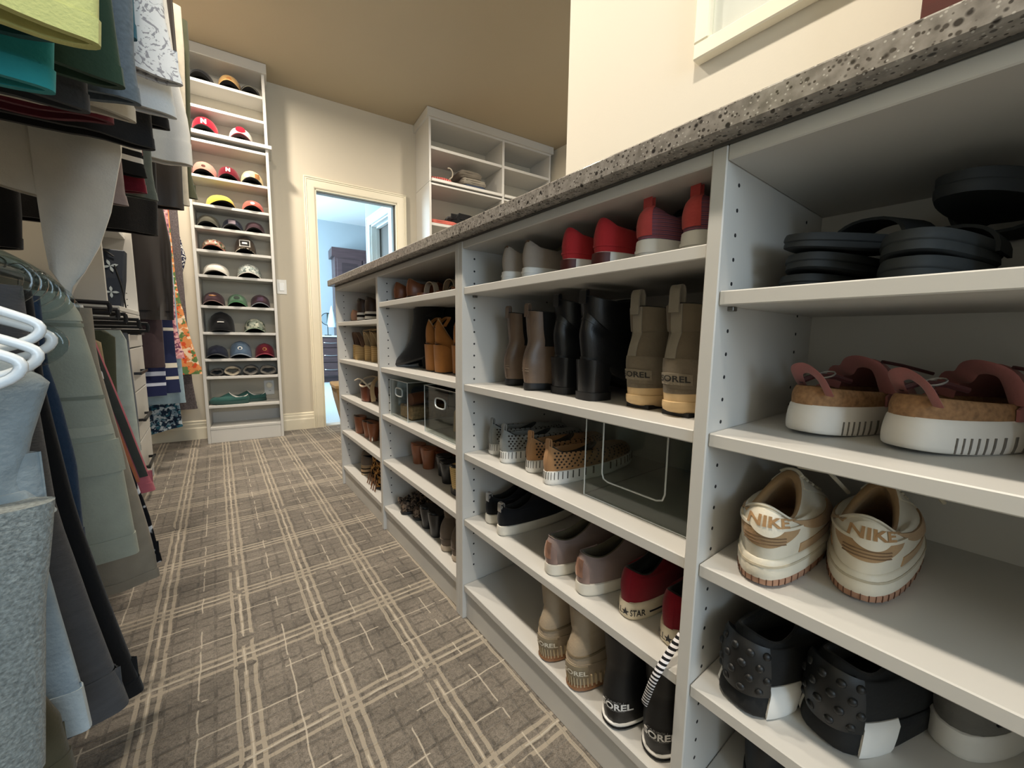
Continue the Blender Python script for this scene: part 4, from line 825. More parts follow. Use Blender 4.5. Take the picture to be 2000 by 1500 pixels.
# bay by the doorway
low_shoe('ballet_flat', 'nude flat shoe standing against the end panel', None, (.05, 2.135, S1B), .1, wh=.030, sole=.010, hh=.055, upper=NUDE, sole_m=DKBR, lining=LINB, tongue=.0)
PLATS = stripes('striped_platform', 'Z', [(0, '#15120f'), (.22, '#e7e2da'), (.5, '#15120f'), (.75, '#e7e2da')], .046)
for (y, x, lb) in [(2.02, .05, 'dark brown platform sneaker with striped sole beside the nude flat'), (1.895, .05, 'dark brown platform sneaker with striped sole beside the divider'), ]:
    s = low_shoe('platform_sneaker', lb, 'pair of striped platform sneakers', (x, y, S1B), .15, wh=.042, wf=.05, sole=.044, hh=.070, upper=DKBR, sole_m=PLATS, lining=DARKIN, cat='sneaker', lift=0); s.part(patch(s.U, .44, .56, 3.2, 5.0, .003), 'heel_tab', leather('black_tab', '#18130f'))
def espadrille(lb, loc, yw, mt, tall=True, g='beige espadrille wedges'):
    s = Shoe('espadrille_wedge', lb, 'shoe', g, loc, yw); L = .235; hz = .075
    W = [ring(.002, L-.006, .030, .040, 0, 0, 0, 2.4, .003), ring(.0, L, .032, .042, .012, .012, .010, 2.4, .003), ring(.001, L-.003, .033, .042, hz*.6, .03, .014, 2.4, .003), ring(.0, L-.004, .034, .042, hz, .045, .02, 2.4, .003), ring(.004, L-.008, .03, .038, hz+.002, .047, .022, 2.4, .003)]
    s.part(loft(W, 3, True, True), 'rope_wedge', ESPD); s.part(strap(.165, .043, .040, .055, .003, z0=.022), 'toe_band', mt)
    # heel cup: half ring sling with ankle strap
    s.part(strap(.03, .031, .075, .022, .003, z0=.068, lean=-.02), 'heel_sling', mt)
    if tall: s.part(MB().tube(sp([(.01, 0, .15), (.02, -.024, .155), (.05, -.026, .16), (.07, 0, .158), (.05, .026, .155), (.02, .024, .152), (.01, 0, .15)]), .010, 8, flat=.25), 'ankle_strap', mt); s.part(MB().tube(sp([(.006, .008, .13), (.0, .012, .145), (.012, .014, .152)]), .006, 8, flat=.4), 'strap_link', mt)
    return s
BEIGS = leather('beige_strap', '#b8a27e', .5, .1); BROWS = leather('brown_strap', '#6e5443', .5, .1)
espadrille('espadrille wedge with brown sling against the end panel', (.065, 2.165, S2), .1, BROWS, False); espadrille('espadrille wedge with brown sling second from the end panel', (.055, 2.095, S2), .15, BROWS, False)
espadrille('espadrille wedge with tall beige ankle strap beside the brown sling pair', (.070, 1.985, S2), .15, BEIGS); espadrille('espadrille wedge with tall beige ankle strap beside the divider', (.07, 1.885, S2), .1, BEIGS)
# third shelf: brown heel with cream straps
s = pump('strappy_heel', 'brown block heel sandal with looped cream straps', None, (.03, 1.925, S3), .1, .085, COGN, leather('reddish_brown_heel', '#6b3a28', .35, .15), hw=.040, hb=.036, counter=.03, hx=.07, cat='sandal', back=False)
CRS = leather('cream_strap', '#e2d3ba', .45, .04)
s.part(MB().tube(sp([(.05+.0*i+.052*math.cos(i*.9), .0+.052*math.sin(i*.9), .095+.02*math.sin(i*1.3)) for i in range(8)]), .0045, 8), 'cream_strap', CRS); s.part(MB().tube(sp([(-.01, .05, .10), (.0, .02, .11), (.005, -.03, .095), (.02, -.07, .06), (.03, -.09, .02)]), .005, 8, flat=.6), 'cream_strap', CRS); s.part(MB().tube(sp([(.10, -.03, .13), (.05, -.05, .11), (.02, -.075, .07), (.02, -.09, .01)]), .012, 8, flat=.25), 'canvas_strap', BEIGS)
U = boot_rings(.25, .04, .046, .012, .15, sl=.52, sw=.04)
boot('ankle_boot', 'dark brown ankle boot behind the cream strapped heel', None, (.13, 1.98, S3), .1, U, sole_rings(.25, .04, .046, .014), leather('umber_leather', '#4b2f20', .45, .2), BLKR, DARKIN, .25, .04, .046)
# fourth shelf: brown block heels
for (y, x, w0, w1, mt, lb, hz) in [(2.095, .04, .040, .043, COGN, 'wide brown block heel against the end panel', .085), (1.985, .05, .030, .042, COGN, 'brown flared heel in the middle of the row', .075), (1.895, .045, .022, .040, COGN, 'brown slim heel with a metal tip', .085)]:
    s = flared(lb, (x, y, S4), .1, mt, 'brown block heels by the doorway', hz=hz, w0=w0, w1=w1, name='block_heel', mt2=DKBR)
s.part(MB().box(.012, .045, -.019, .019, .0, .024), 'metal_tip', mat('chrome', '#d9d7d2', .12, 1), smooth=False, bevel=.003)
tag(MB().box(0, .10, 0, .09, 0, .012).build('shoe_insert', fabric('yellow_foam', '#b9a04c'), None, bevel=.003, loc=(.14, 2.06, S4)), 'yellow foam insert behind the brown block heels', 'insert')
# bottom shelf: striped platform and leopard boots
STK = stripes('stacked_sole', 'Z', [(0, '#cbb594'), (.2, '#2b2119'), (.36, '#b99a74'), (.62, '#2b2119'), (.75, '#a98d6c')], .05)
for (y, x, lb) in [(2.0, .04, 'stacked sole platform shoe beside the leopard boots'), (2.09, .07, 'stacked sole platform shoe against the end panel')]:
    low_shoe('platform_shoe', lb, 'pair of stacked sole platforms', (x, y, S5), .15, wh=.042, wf=.05, sole=.050, hh=.05, upper=TAUPS, sole_m=STK, lining=DARKIN, lift=0)
for (y, x, lb) in [(1.855, .045, 'leopard print furry bootie beside the stacked sole shoes'), (1.77, .035, 'leopard print furry bootie beside the toe kick divider')]:
    U = boot_rings(.25, .038, .046, .012, .12, sl=.52, sw=.038)
    s = boot('leopard_bootie', lb, 'pair of leopard booties', (x, y, S5), .1, U, sole_rings(.25, .038, .046, .012), LEOP, BLKR, DARKIN, .25, .04, .046)
    for q in range(3): s.part(MB().tube(sp([(-.002, -.02+.02*q, .05), (-.010, -.022+.02*q, .02), (-.018, -.03+.022*q, .003)]), .0025, 6), 'fringe', fabric('brown_fringe', '#6b4526'))
# ---------------------------------------------------------------- hat tower against the far wall
TD = .209; TU0, TU1 = -.574, -.086
tw = bframe('hat_tower'); tag(tw, 'tall narrow white shelf tower filled with caps beside the doorway', 'shelving')
TSH = [2.525, 2.358, 1.905, 1.714, 1.561, 1.402, 1.228, 1.012, .822, .627, .497, .281]
boxo('side_panel', WHITE, (TU0, TU0+.019, -TD, -.001, 0, 2.68), tw); boxo('side_panel', WHITE, (TU1-.019, TU1, -TD, -.001, 0, 2.68), tw)
for z in TSH: boxo('shelf', WHITE, (TU0+.0195, TU1-.0195, -TD+.004, -.004, z-.019, z), tw)
boxo('ledge', WHITE, (TU0-.02, TU1+.022, -TD-.022, -.001, 2.163, 2.188), tw); boxo('ledge_rail', WHITE, (TU0+.0195, TU1-.0195, -TD+.004, -.004, 2.12, 2.139), tw)
boxo('toe_kick', WHITE, (TU0+.0195, TU1-.0195, -TD+.004, -TD+.022, 0, .10), tw); boxo('bottom_shelf', WHITE, (TU0+.0195, TU1-.0195, -TD+.002, -.004, .10, .119), tw)
boxo('cornice', WHITE, (TU0-.02, TU1+.014, -TD-.02, -.001, 2.672, CEIL-.002), tw)
boxo('back_board', WHITE, (TU0+.0195, TU1-.0195, -.004, -.0015, .119, .2), tw, 0)
# plug and outlet behind the slippers
ot = bframe('wall_outlet'); tag(ot, 'white wall outlet with a round plug-in inside the hat tower', 'outlet')
MB().box(-.205, -.135, -.007, -.0015, .318, .435).build('cover_plate', PLAST, ot, bevel=.002)
MB().disc((-.168, -.02, .398), .024, 'y', 20, .03).build('plug_in', mat('warm_white_plug', '#efe7d2', .35), ot, True)
MB().disc((-.168, -.0365, .398), .016, 'y', 18, .004).build('plug_face', mat('plug_face_cream', '#fff6de', .3), ot, True)
MB().box(-.172, -.169, -.0085, -.006, .345, .353).box(-.163, -.160, -.0085, -.006, .345, .353).build('socket_slots', HOLE, ot)

# caps: front looks out of the tower (-y local)
def cap(lb, u, z, crown, visor, under=None, w=.076, h=.105, visor_len=.060, arch=.036, rot=0.0, extra=None, low=False, d=.095, band=None, tilt=0.0):
    w *= .93
    o = empty('baseball_cap', bpt(u, d, z), BW_RZ+rot); tag(o, lb, 'cap', 'caps in the hat tower')
    if tilt: o.rotation_euler = (tilt, 0, BW_RZ+rot)
    n = 28; G = []
    for k, (rr, zz) in enumerate([(1.0, .0), (1.02, .18), (1.0, .42), (.93, .64), (.78, .82), (.52, .95), (.22, 1.0), (.02, 1.005)]):
        ring_ = []
        for i in range(n):
            a = 2*math.pi*i/n; x = w*rr*math.cos(a); y = w*1.14*rr*math.sin(a)
            fr = max(0, -math.sin(a)); zz2 = zz*h*(1+.07*fr*(1 if zz > .3 else 0))
            base = arch*.95*max(0, -math.sin(a))**1.5*(1-zz)
            ring_.append((x, y+(-.004*fr if 0 < k < 5 else 0), zz2+base+.002))
        G.append(ring_)
    cr_ = MB().grid(np.array(G), True, False, True).build('crown', crown, o, True, 70)
    bs = np.array(G[0]); MB().grid(np.array([bs*np.array([.985, .985, 1]), bs*np.array([.8, .8, 1])+np.array([0, 0, .02]), bs*np.array([.1, .1, 1])+np.array([0, 0, .04])]), True, False, True).build('inner_shade_disc', mat('underbrim_and_inner_shade', '#121213', .9), o, True)  # near-black disc paints the shade inside the cap opening
    # visor
    rows = []; nb = 18
    for i in range(nb+1):
        a = math.pi*(1.06+.88*i/nb); ca, sa = math.cos(a), math.sin(a); l = visor_len*max(.02, (-sa))**.75; r0 = .985
        col = []
        for t in (0, .35, .7, 1.0):
            x = w*r0*ca*(1+.05*t); y = w*1.14*r0*sa-l*t; zc = arch*(1-(x/(w*1.08))**2)-.010*t*0
            col.append((x, y, max(.001, zc)+.002))
        rows.append(col)
    T = np.array(rows); Bq = T.copy(); Bq[:, :, 2] -= .006; mb = MB().grid(T, closed=False, mi=0); mb.grid(Bq, closed=False, mi=1)
    mb.grid(np.array([T[:, -1], Bq[:, -1]]), closed=False, mi=0)
    mb.build('visor', [visor, under or mat('underbrim_and_inner_shade', '#121213', .9)], o, True, 60)
    MB().grid(np.array([[(.006*r_*math.cos(a), .006*r_*math.sin(a), h+.003+z_) for a in np.arange(8)*math.pi/4] for r_, z_ in ((1, 0), (.9, .003), (.3, .005))]), True, False, True).build('button', crown, o, True)
    if extra: extra(o, w, h)
    return o
def front_disc(o, w, h, name, mt, rx, rz, zc, xo=0.0, mt2=None, sq=False, txt=None, tm=None):
    # badge following the front of the crown
    def P(a, b, off):
        x = xo+a; y = -w*1.14*math.sqrt(max(0.0, 1-(x/w)**2)); k = 1-.0*b; zz = zc+b; sl = max(0, (zz/h-.45)); return (x, y*(1-.35*sl*sl*1.6)-.004-off, zz)
    mb = MB(); n = 22
    out = [(rx*math.cos(2*math.pi*i/n), rz*math.sin(2*math.pi*i/n)) for i in range(n)] if not sq else [(rx*x, rz*y) for x, y in ((-1, -1), (-.5, -1), (0, -1), (.5, -1), (1, -1), (1, 1), (.5, 1), (0, 1), (-.5, 1), (-1, 1))]
    n = len(out)
    for s_ in (1.0,):
        mb.add([P(0, 0, .004)]+[P(a*.5, b*.5, .0038) for a, b in out]+[P(a, b, .003) for a, b in out]+[P(a, b, -.003) for a, b in out],
               [(0, 1+i, 1+(i+1) % n) for i in range(n)]+[(1+i, 1+n+i, 1+n+(i+1) % n, 1+(i+1) % n) for i in range(n)]+[(1+n+i, 1+2*n+i, 1+2*n+(i+1) % n, 1+n+(i+1) % n) for i in range(n)])
    pr_ = mb.build(name, mt, o, True, 40)
    if mt2:
        front_disc(o, w, h, 'badge_centre', mt2, rx*.62, rz*.62, zc, xo, None, sq).location = (0, -.0022, 0)
    if txt:
        v, f = text_mesh(txt[0], txt[2] if len(txt) > 2 else .02); MB().add([P(a*txt[1], b*txt[1], .0058) for a, b, _ in v], f).build('lettering', tm, o)
    return pr_
F = fabric
CB = F('cap_black', '#16171a'); CN = F('cap_charcoal', '#3a3b3e'); CRED = F('cap_red', '#b8142c'); CMAR = F('cap_maroon', '#6e1424'); CWHT = F('cap_white', '#d9d5cc'); CTAN = F('cap_tan', '#b8945f'); CPNK = F('cap_salmon', '#cf8f80'); CYEL = F('cap_yellow', '#d9c455'); CCOR = F('cap_coral', '#c4665a'); CBRN = F('cap_brown', '#4b4036'); CGRY = F('cap_grey', '#7f858c'); CBLU = F('cap_blue', '#5f7389'); CNVY = F('cap_navy', '#2c3040'); CPLM = F('cap_plum', '#4a363c'); CGRN = F('cap_green', '#5c7a62'); COLV = F('cap_olive', '#57554a')
CREAMP = mat('cream_embroidery', '#e9e2d0', .8); TANP = leather('tan_patch', '#a5713f'); WHP = mat('white_patch', '#ebe8e2', .7); DKP = mat('dark_patch', '#1d1b1a', .7)
CAMO = spots('muted_camo', '#8d9588', ['#565f55', '#c4c3b2'], 28, .53); CAMO2 = spots('floral_cap', '#b79a86', ['#a0403d', '#e0d6c4', '#4f6b4e'], 45, .57); CAMO3 = spots('white_floral', '#c9ccc6', ['#6e7a78', '#9aa5a2'], 55, .55)
N_ = lambda o, w, h: front_disc(o, w, h, 'emblem', CRED, .001, .001, .080, 0, None, True, ('N', .034, .06), WHP)
z1, z2, z3, z4, z5, z6, z7, z8, z9, z10, z11, z12 = 2.525, 2.188, 1.905, 1.714, 1.561, 1.402, 1.228, 1.012, .822, .627, .497, .281
cap('plain black cap on the top shelf at the outer side', -.462, z1, CB, CB, w=.078, h=.085); cap('tan cap with dark brim lining on the top shelf', -.300, z1, CTAN, CTAN, extra=lambda o, w, h: front_disc(o, w, h, 'emblem', TANP, .014, .012, .07)); cap('charcoal cap on the top shelf by the door side', -.178, z1, CB, COLV, w=.07, h=.075)
cap('bright red cap with a white letter N', -.462, z2, CRED, CB, extra=N_, w=.082, h=.12); cap('white and red cap with maroon brim lining', -.252, z2, CWHT, CMAR, F('maroon_under', '#3c0f18'), w=.080, extra=lambda o, w, h: front_disc(o, w, h, 'red_panel', CRED, .03, .022, .085))
cap('salmon cap with a dark bird emblem', -.482, z3, CPNK, CPNK, extra=lambda o, w, h: front_disc(o, w, h, 'emblem', F('dark_emblem', '#5b3a34'), .012, .008, .07)); cap('maroon cap with a white letter mark', -.342, z3, CMAR, CMAR, w=.072, extra=lambda o, w, h: front_disc(o, w, h, 'emblem', CMAR, .001, .001, .076, 0, None, True, ('N', .028, .06), WHP)); cap('cream cap with a black brim and two patches', -.200, z3, F('cap_cream', '#dfc999'), CB, w=.076, extra=lambda o, w, h: (front_disc(o, w, h, 'round_patch', WHP, .020, .015, .062, -.03), front_disc(o, w, h, 'leather_patch', TANP, .014, .018, .066, .034, None, True)))
cap('soft yellow cap with slouched crown', -.405, z4, CYEL, CYEL, w=.09, h=.085, rot=.25); cap('coral cap with a pale emblem', -.205, z4, CCOR, CCOR, w=.074, h=.085, extra=lambda o, w, h: front_disc(o, w, h, 'emblem', CREAMP, .014, .010, .062))
cap('dark olive cap on the fifth shelf at the outer side', -.482, z5, COLV, COLV, w=.072, h=.09); cap('navy and grey cap with a pale patch', -.340, z5, CNVY, CN, w=.068, h=.085, extra=lambda o, w, h: front_disc(o, w, h, 'patch', F('pale_mauve', '#8c8088'), .022, .014, .062, 0, None, True)); cap('dark plum cap on the fifth shelf by the door side', -.202, z5, CPLM, CPLM, w=.068, h=.085)
cap('red and cream floral cap', -.462, z6, CAMO2, F('rust_visor', '#96503f'), w=.074, h=.085); cap('black trucker cap with white square patch and snakeskin brim', -.270, z6, CBRN, spots('snakeskin_brim', '#8f8674', ['#2e2a26', '#d9d2c0'], 70, .53), w=.072, h=.125, extra=lambda o, w, h: (front_disc(o, w, h, 'square_patch', WHP, .034, .024, .078, 0, None, True), front_disc(o, w, h, 'patch_centre', DKP, .028, .018, .078, 0, None, True).__setattr__('location', (0, -.002, 0)), front_disc(o, w, h, 'patch_mark', WHP, .016, .006, .078, 0, None, True).__setattr__('location', (0, -.004, 0))))
cap('white cap with a beige brim lining', -.458, z7, CWHT, CWHT, F('beige_under', '#9a8d7c'), w=.082, h=.085); cap('white and grey floral cap with a white brim', -.255, z7, CAMO3, CWHT, w=.082, h=.10)
cap('dusty brown cap with a stitched mark', -.485, z8, CPLM, F('dusty_mauve', '#7d625e'), w=.07, h=.095, extra=lambda o, w, h: front_disc(o, w, h, 'stitched_mark', TANP, .022, .005, .075)); cap('green cap with an oval badge', -.342, z8, CGRN, F('bright_green', '#4f8a5c'), w=.066, h=.09, extra=lambda o, w, h: front_disc(o, w, h, 'oval_badge', F('dark_badge', '#37413a'), .020, .013, .068)); cap('blue and plum cap with a square badge', -.195, z8, CPLM, CGRY, w=.068, h=.095, extra=lambda o, w, h: front_disc(o, w, h, 'square_badge', F('purple_badge', '#4c3a4c'), .02, .015, .066, 0, None, True))
cap('tall plain black cap with a thin white mark', -.448, z9, CB, CB, w=.082, h=.14, arch=.018, extra=lambda o, w, h: front_disc(o, w, h, 'white_mark', WHP, .020, .003, .075, 0, None, True)); cap('grey green floral cap with a green brim', -.240, z9, CAMO, F('sage_visor', '#8fa08c'), w=.074, h=.10)
cap('navy cap with charcoal brim', -.488, z10, CNVY, CN, w=.07, h=.09); cap('washed blue cap with a round white badge', -.342, z10, CBLU, F('grey_blue', '#7b8794'), w=.074, h=.12, extra=lambda o, w, h: front_disc(o, w, h, 'round_badge', WHP, .015, .013, .078, 0, F('badge_blue', '#3f5872'))); cap('burgundy cap with a round gold badge', -.185, z10, F('cap_burgundy', '#6b1f2e'), F('burgundy_visor', '#8a2c3c'), w=.070, h=.105, extra=lambda o, w, h: front_disc(o, w, h, 'round_badge', F('gold_badge', '#b08a55'), .014, .013, .07, 0, CMAR))
# rolled knit items on the low shelf
def knit_roll(lb, u, z, w, h, mt, inner, l=.14, g='rolled knitwear on the low shelf'):
    o = empty('knit_beanie', bpt(u, .12, z), BW_RZ); tag(o, lb, 'beanie', g); n = 26; G = []
    for k, (d_, s_) in enumerate([(.09, .8), (.05, .98), (-.02, 1.0), (-.055, .98), (-.06, .9)]):
        G.append([(w*s_*math.cos(a)*(1+.06*math.sin(3*a+k)), d_, h*s_*math.sin(a)*(1+.05*math.sin(2*a+k))+h*1.02) for a in np.arange(n)*2*math.pi/n])
    MB().grid(np.array(G), True, True, False).build('knit_body', mt, o, True, 60)
    G2 = [[(p[0]*.98, -.061, (p[2]-h)*.98+h) for p in G[-1]]]
    for s_, d_ in ((.75, -.058), (.6, -.03), (.5, .02)): G2.append([(w*s_*math.cos(a)*(1+.15*math.sin(2*a+1)), d_, h*s_*.8*math.sin(a)*(1+.2*math.sin(3*a))+h) for a in np.arange(n)*2*math.pi/n])
    MB().grid(np.array(G2), True, False, True).build('turned_cuff', inner, o, True, 60); return o
KG = F('grey_knit', '#6d6a64', .6, .3, bscale=120); KG2 = F('oatmeal_knit', '#a39a88', .6, .2, bscale=120); KD = F('dark_knit', '#4a4846', .6, .3, bscale=120)
knit_roll('dark grey rolled beanie at the outer side of the low shelf', -.495, z11, .040, .028, KD, KD); knit_roll('rolled beanie with an oatmeal turned edge', -.400, z11, .052, .037, KG, KG2); knit_roll('dark rolled beanie in the middle of the low shelf', -.285, z11, .050, .038, KD, KG); knit_roll('marled grey beanie by the door side', -.170, z11, .055, .036, F('marled_knit', '#77736c', .7, .5, bscale=90, nscale=120), KG)
# slippers
TEAL = F('teal_felt', '#2f5450', .2, .08); TEALR = mat('teal_rubber', '#274540', .6); WTR = F('white_trim', '#d9d6cf')
for (u, lb, d) in [(-.325, 'teal slipper with white piping lying in front', .15), (-.212, 'teal slipper with white piping lying behind its mate', .075)]:
    s = low_shoe('slipper', lb, 'pair of teal slippers', bpt(u+.02, d, z12), math.pi+BW_RZ+0.02, L=.25, wh=.036, wf=.046, sole=.024, hh=.042, upper=TEAL, sole_m=TEALR, lining=F('dark_teal_lining', '#23332f'), dip=.018, tongue=.022, open_=.50, toe_h=.03, cat='slipper')
    s.part(MB().tube(sp([tuple(p) for p in s.U[-1]]+[tuple(s.U[-1][0])], 2)[:-1], .0035, 6, closed=True), 'piping', WTR)

# ---------------------------------------------------------------- wardrobe cabinet at the right end of the far wall
CU0, CU1, CD = 1.098, 2.40, .357
cb2 = bframe('wardrobe_cabinet'); tag(cb2, 'large white open wardrobe with folded clothes, right of the doorway', 'wardrobe')
boxo('side_panel', WHITE, (CU0, CU0+.019, -CD, -.001, 2.15, 2.68), cb2); boxo('side_panel', WHITE, (CU0, CU0+.019, -CD, -.001, 0, 2.148), cb2)
boxo('side_panel', WHITE, (CU1-.019, CU1, -CD, -.001, 0, 2.68), cb2); MIDU = 1.838
boxo('divider', WHITE, (MIDU-.012, MIDU+.012, -CD, -.003, 0, 2.672), cb2)
for u0, u1 in ((CU0+.0195, MIDU-.0125), (MIDU+.0125, CU1-.0195)):
    for z in (2.444, 1.81, 1.45): boxo('shelf', WHITE, (u0, u1, -CD+.004, -.004, z-.024, z), cb2)
    boxo('top_shelf', WHITE, (u0, u1, -CD+.002, -.004, 2.655, 2.672), cb2, 0)
    boxo('cleat', WHITE, (u0, u1, -.03, -.004, 2.46, 2.51), cb2)
    boxo('ledge', WHITE, (u0, u1, -CD-.018, -.003, 2.152, 2.176), cb2); boxo('ledge_rail', WHITE, (u0, u1, -CD+.001, -.004, 2.126, 2.142), cb2)
boxo('cornice', WHITE, (CU0-.018, CU1+.018, -CD-.02, -.001, 2.672, CEIL-.002), cb2)
def folded(name, lb, u, z, w, l, h, mt, g=None, cat='clothes', rz=0.0, d=.18, seed=1, rough=.004):
    rg = np.random.RandomState(seed); o = empty(name, bpt(u, d, z), BW_RZ+rz); tag(o, lb, cat, g); n = 28; G = []
    for k, (s_, zz) in enumerate([(.92, 0), (1.0, .25), (1.01, .5), (1.0, .75), (.93, .98), (.6, 1.05), (.1, 1.04)]):
        row = []
        for i in range(n):
            a = 2*math.pi*i/n; c, s2 = math.cos(a), math.sin(a); e = .42
            row.append((w/2*s_*math.copysign(abs(c)**e, c)+rg.normal(0, rough), l/2*s_*math.copysign(abs(s2)**e, s2)+rg.normal(0, rough), zz*h+rg.normal(0, rough*.6)*(zz > .1)))
        G.append(row)
    G[0] = [(p[0], p[1], 0) for p in G[0]]
    MB().grid(np.array(G), True, True, True).build('folded_cloth', mt, o, True, 80)
    m2 = MB()
    for zz in ((.5,) if h < .04 else (.33, .66)): m2.tube([(w/2*1.005*math.copysign(abs(math.cos(a))**.42, math.cos(a)), l/2*1.005*math.copysign(abs(math.sin(a))**.42, math.sin(a)), zz*h) for a in np.arange(n)*2*math.pi/n], .0025, 4, closed=True)
    m2.build('fold_line', mt, o, True); return o
zc = 2.176
folded('folded_shirt', 'red and white gingham folded garment on the wardrobe shelf', 1.24, zc, .21, .26, .045, stripes('gingham_red', 'X', [(0, '#b23a38'), (.5, '#d98f86')], .02), seed=2); folded('folded_shirt', 'navy folded garment at the bottom of the small pile', 1.575, zc, .26, .25, .045, F('navy_knit', '#2b3a55'), seed=3, g='small folded pile'); folded('folded_shirt', 'stone folded garment in the middle of the small pile', 1.57, zc+.047, .26, .25, .055, F('stone_knit', '#8e877a'), seed=4, g='small folded pile'); folded('folded_shirt', 'taupe folded garment on top of the small pile', 1.535, zc+.105, .24, .24, .06, F('taupe_knit', '#6e675c'), seed=5, g='small folded pile')
hk = MB().tube([(0, .0, 0)]+[(.0+.035*math.sin(a), 0, .085-.045*math.cos(a)) for a in np.linspace(.2, 3.6, 12)], .006, 8).build('cloth_hook', mat('ivory_metal', '#cfc6b2', .3), None, True, loc=bpt(1.34, .22, zc+.046), rz=BW_RZ); tag(hk, 'pale curved hook standing among the folded clothes', 'hook')
folded('folded_shirt', 'coral folded garment on the lower wardrobe shelf', 1.27, 1.81, .30, .26, .05, F('coral_knit', '#c4675a'), seed=6); folded('folded_shirt', 'black crumpled garment piled beside the coral one', 1.50, 1.81, .30, .26, .13, F('black_knit', '#131315', .4), seed=7, rough=.012); folded('folded_shirt', 'dark sequinned garment under the black pile', 1.66, 1.81, .20, .28, .035, spots('gold_flecks', '#1a1613', ['#8a744c'], 150, .6), seed=8)

# ---------------------------------------------------------------- picture on the partition
pf = empty('framed_picture', (.42, .54, 1.455)); tag(pf, 'white framed picture hanging on the cream partition above the worktop', 'picture')
PW = .52; PH = .6; fw = .035; dp = .028
FRM = mat('white_frame', '#f2ecd8', .35)
for nm, b in (('frame_bottom', (-dp, 0, -PW, 0, 0, fw)), ('frame_top', (-dp, 0, -PW, 0, PH-fw, PH)), ('frame_side', (-dp, 0, -fw, 0, fw, PH-fw)), ('frame_side', (-dp, 0, -PW, -PW+fw, fw, PH-fw))): boxo(nm, FRM, b, pf, .003)
boxo('mat_board', mat('white_mat', '#f1eee6', .8), (-.008, -.002, -PW+fw, -fw, fw, PH-fw), pf, 0)
boxo('print', spots('brown_print', '#7d6d60', ['#40352f', '#a8988a'], 9, .55), (-.0095, -.0085, -PW+.15, -.145, .15, PH-.14), pf, 0)
MB().box(-.0125, -.0105, -PW+fw, -fw, fw, PH-fw).build('glazing', clear('picture_glass', '#fbfdfd'), pf)
# mahogany piece past the partition
mh = empty('mahogany_stand', (.30, .062, 1.0955)); tag(mh, 'dark red wooden stand at the end of the worktop past the partition', 'stand'); RW = wood('red_mahogany', '#4a1512', .3)
boxo('panel', RW, (.03, .09, .0, .085, 0, .55), mh); boxo('pale_strip', mat('pale_inlay', '#c9b79c', .5), (.028, .09, -.006, -.001, 0, .55), mh, 0); boxo('panel', RW, (.03, .09, -.10, -.007, 0, .55), mh)

# ---------------------------------------------------------------- room seen through the doorway
def bslab(name, mt, b):
    r = bframe(name); structure(r); MB().box(*b).build('panel', mt, r); return r
BLUE = mat('blue_grey_paint', '#9aa5ab', .8, noise=.01); BWHITE = mat('bath_ceiling', '#dfe3e4', .8); BFL = mat('bath_carpet', '#b9c3c8', .95, noise=.15, nscale=90, bump=.4, bscale=300)
bslab('floor_bathroom', BFL, (-2.2, 3.2, .02, 4.1, -.1, .0)); bslab('ceiling_bathroom', BWHITE, (-2.2, 3.2, .12, 4.1, 2.79, 2.9)); bslab('wall_bathroom_far', BLUE, (-2.2, 3.2, 4.0, 4.1, 0, 2.79)); bslab('wall_bathroom_left', BLUE, (-2.2, -2.1, .12, 4.0, 0, 2.79))
bslab('wall_bathroom_upper', BLUE, (-2.2, 3.2, .1205, .13, 2.741, 2.79))
bslab('trim_2', mat('threshold_wood', '#b9b2a6', .5), (DU0, DU1, .005, .12, 0, .006))
# ---------------------------------------------------------------- left side of the closet: carcass
lc = empty('closet_carcass', (-1.42, 2.36, 0)); tag(lc, 'white closet drawer unit with black bar handles and an open shelf above', 'closet')
ox, oy = 1.42, -2.36
boxo('side_panel', WHITE, (-1.415+ox, -.865+ox, 2.352+oy, 2.371+oy, 0, 2.2), lc); boxo('side_panel', WHITE, (-1.415+ox, -.835+ox, 2.965+oy, 2.984+oy, 0, 2.2), lc)
holes(lc, 2.965+oy, -1, (-.875+ox, -1.2+ox))
boxo('drawer_top', WHITE, (-1.415+ox, -.832+ox, 2.3715+oy, 2.9645+oy, .905, .925), lc); boxo('upper_shelf', WHITE, (-1.415+ox, -.86+ox, 2.3715+oy, 2.9645+oy, 1.30, 1.32), lc)
HND = mat('black_bar_handle', '#141414', .35)
for (a, b) in ((.74, .903), (.53, .737), (.29, .527), (.06, .287)):
    d = boxo('drawer', WHITE, (-.85+ox, -.831+ox, 2.374+oy, 2.962+oy, a+.0015, b-.0015), lc, .002); zc_ = (a+b)/2-.015
    MB().box(-.831+ox, -.803+ox, 2.56+oy, 2.572+oy, zc_-.006, zc_+.006).box(-.831+ox, -.803+ox, 2.778+oy, 2.79+oy, zc_-.006, zc_+.006).box(-.813+ox, -.803+ox, 2.55+oy, 2.80+oy, zc_-.006, zc_+.006).build('handle', HND, d)
boxo('plinth', WHITE, (-1.3+ox, -.86+ox, 2.3715+oy, 2.9645+oy, 0, .055), lc)
sh = boxo('closet_shelf', WHITE, (-1.418, -1.06, .30, 2.35, 1.035, 1.057)); tag(sh, 'white shelf board between the upper and lower clothes rails', 'shelf')
ROD = mat('chrome_rod', '#a9a9a9', .25, 1)
for x, y0, y1, z, lb in ((-.99, .20, 2.351, 2.02, 'upper chrome clothes rail carrying the shirts'), (-.99, .30, 2.351, .985, 'lower chrome clothes rail carrying the trousers'), (-.98, 2.985, 3.80, 1.78, 'chrome clothes rail carrying the dresses by the far wall')):
    tag(MB().tube([(x, y0, z), (x, y1, z)], .015, 14).build('clothes_rail', ROD, None, True), lb, 'rail')
structure(MB().box(-1.42, -.70, .10, .12, 0, 2.2).build('wall_closet_end', WHITE))
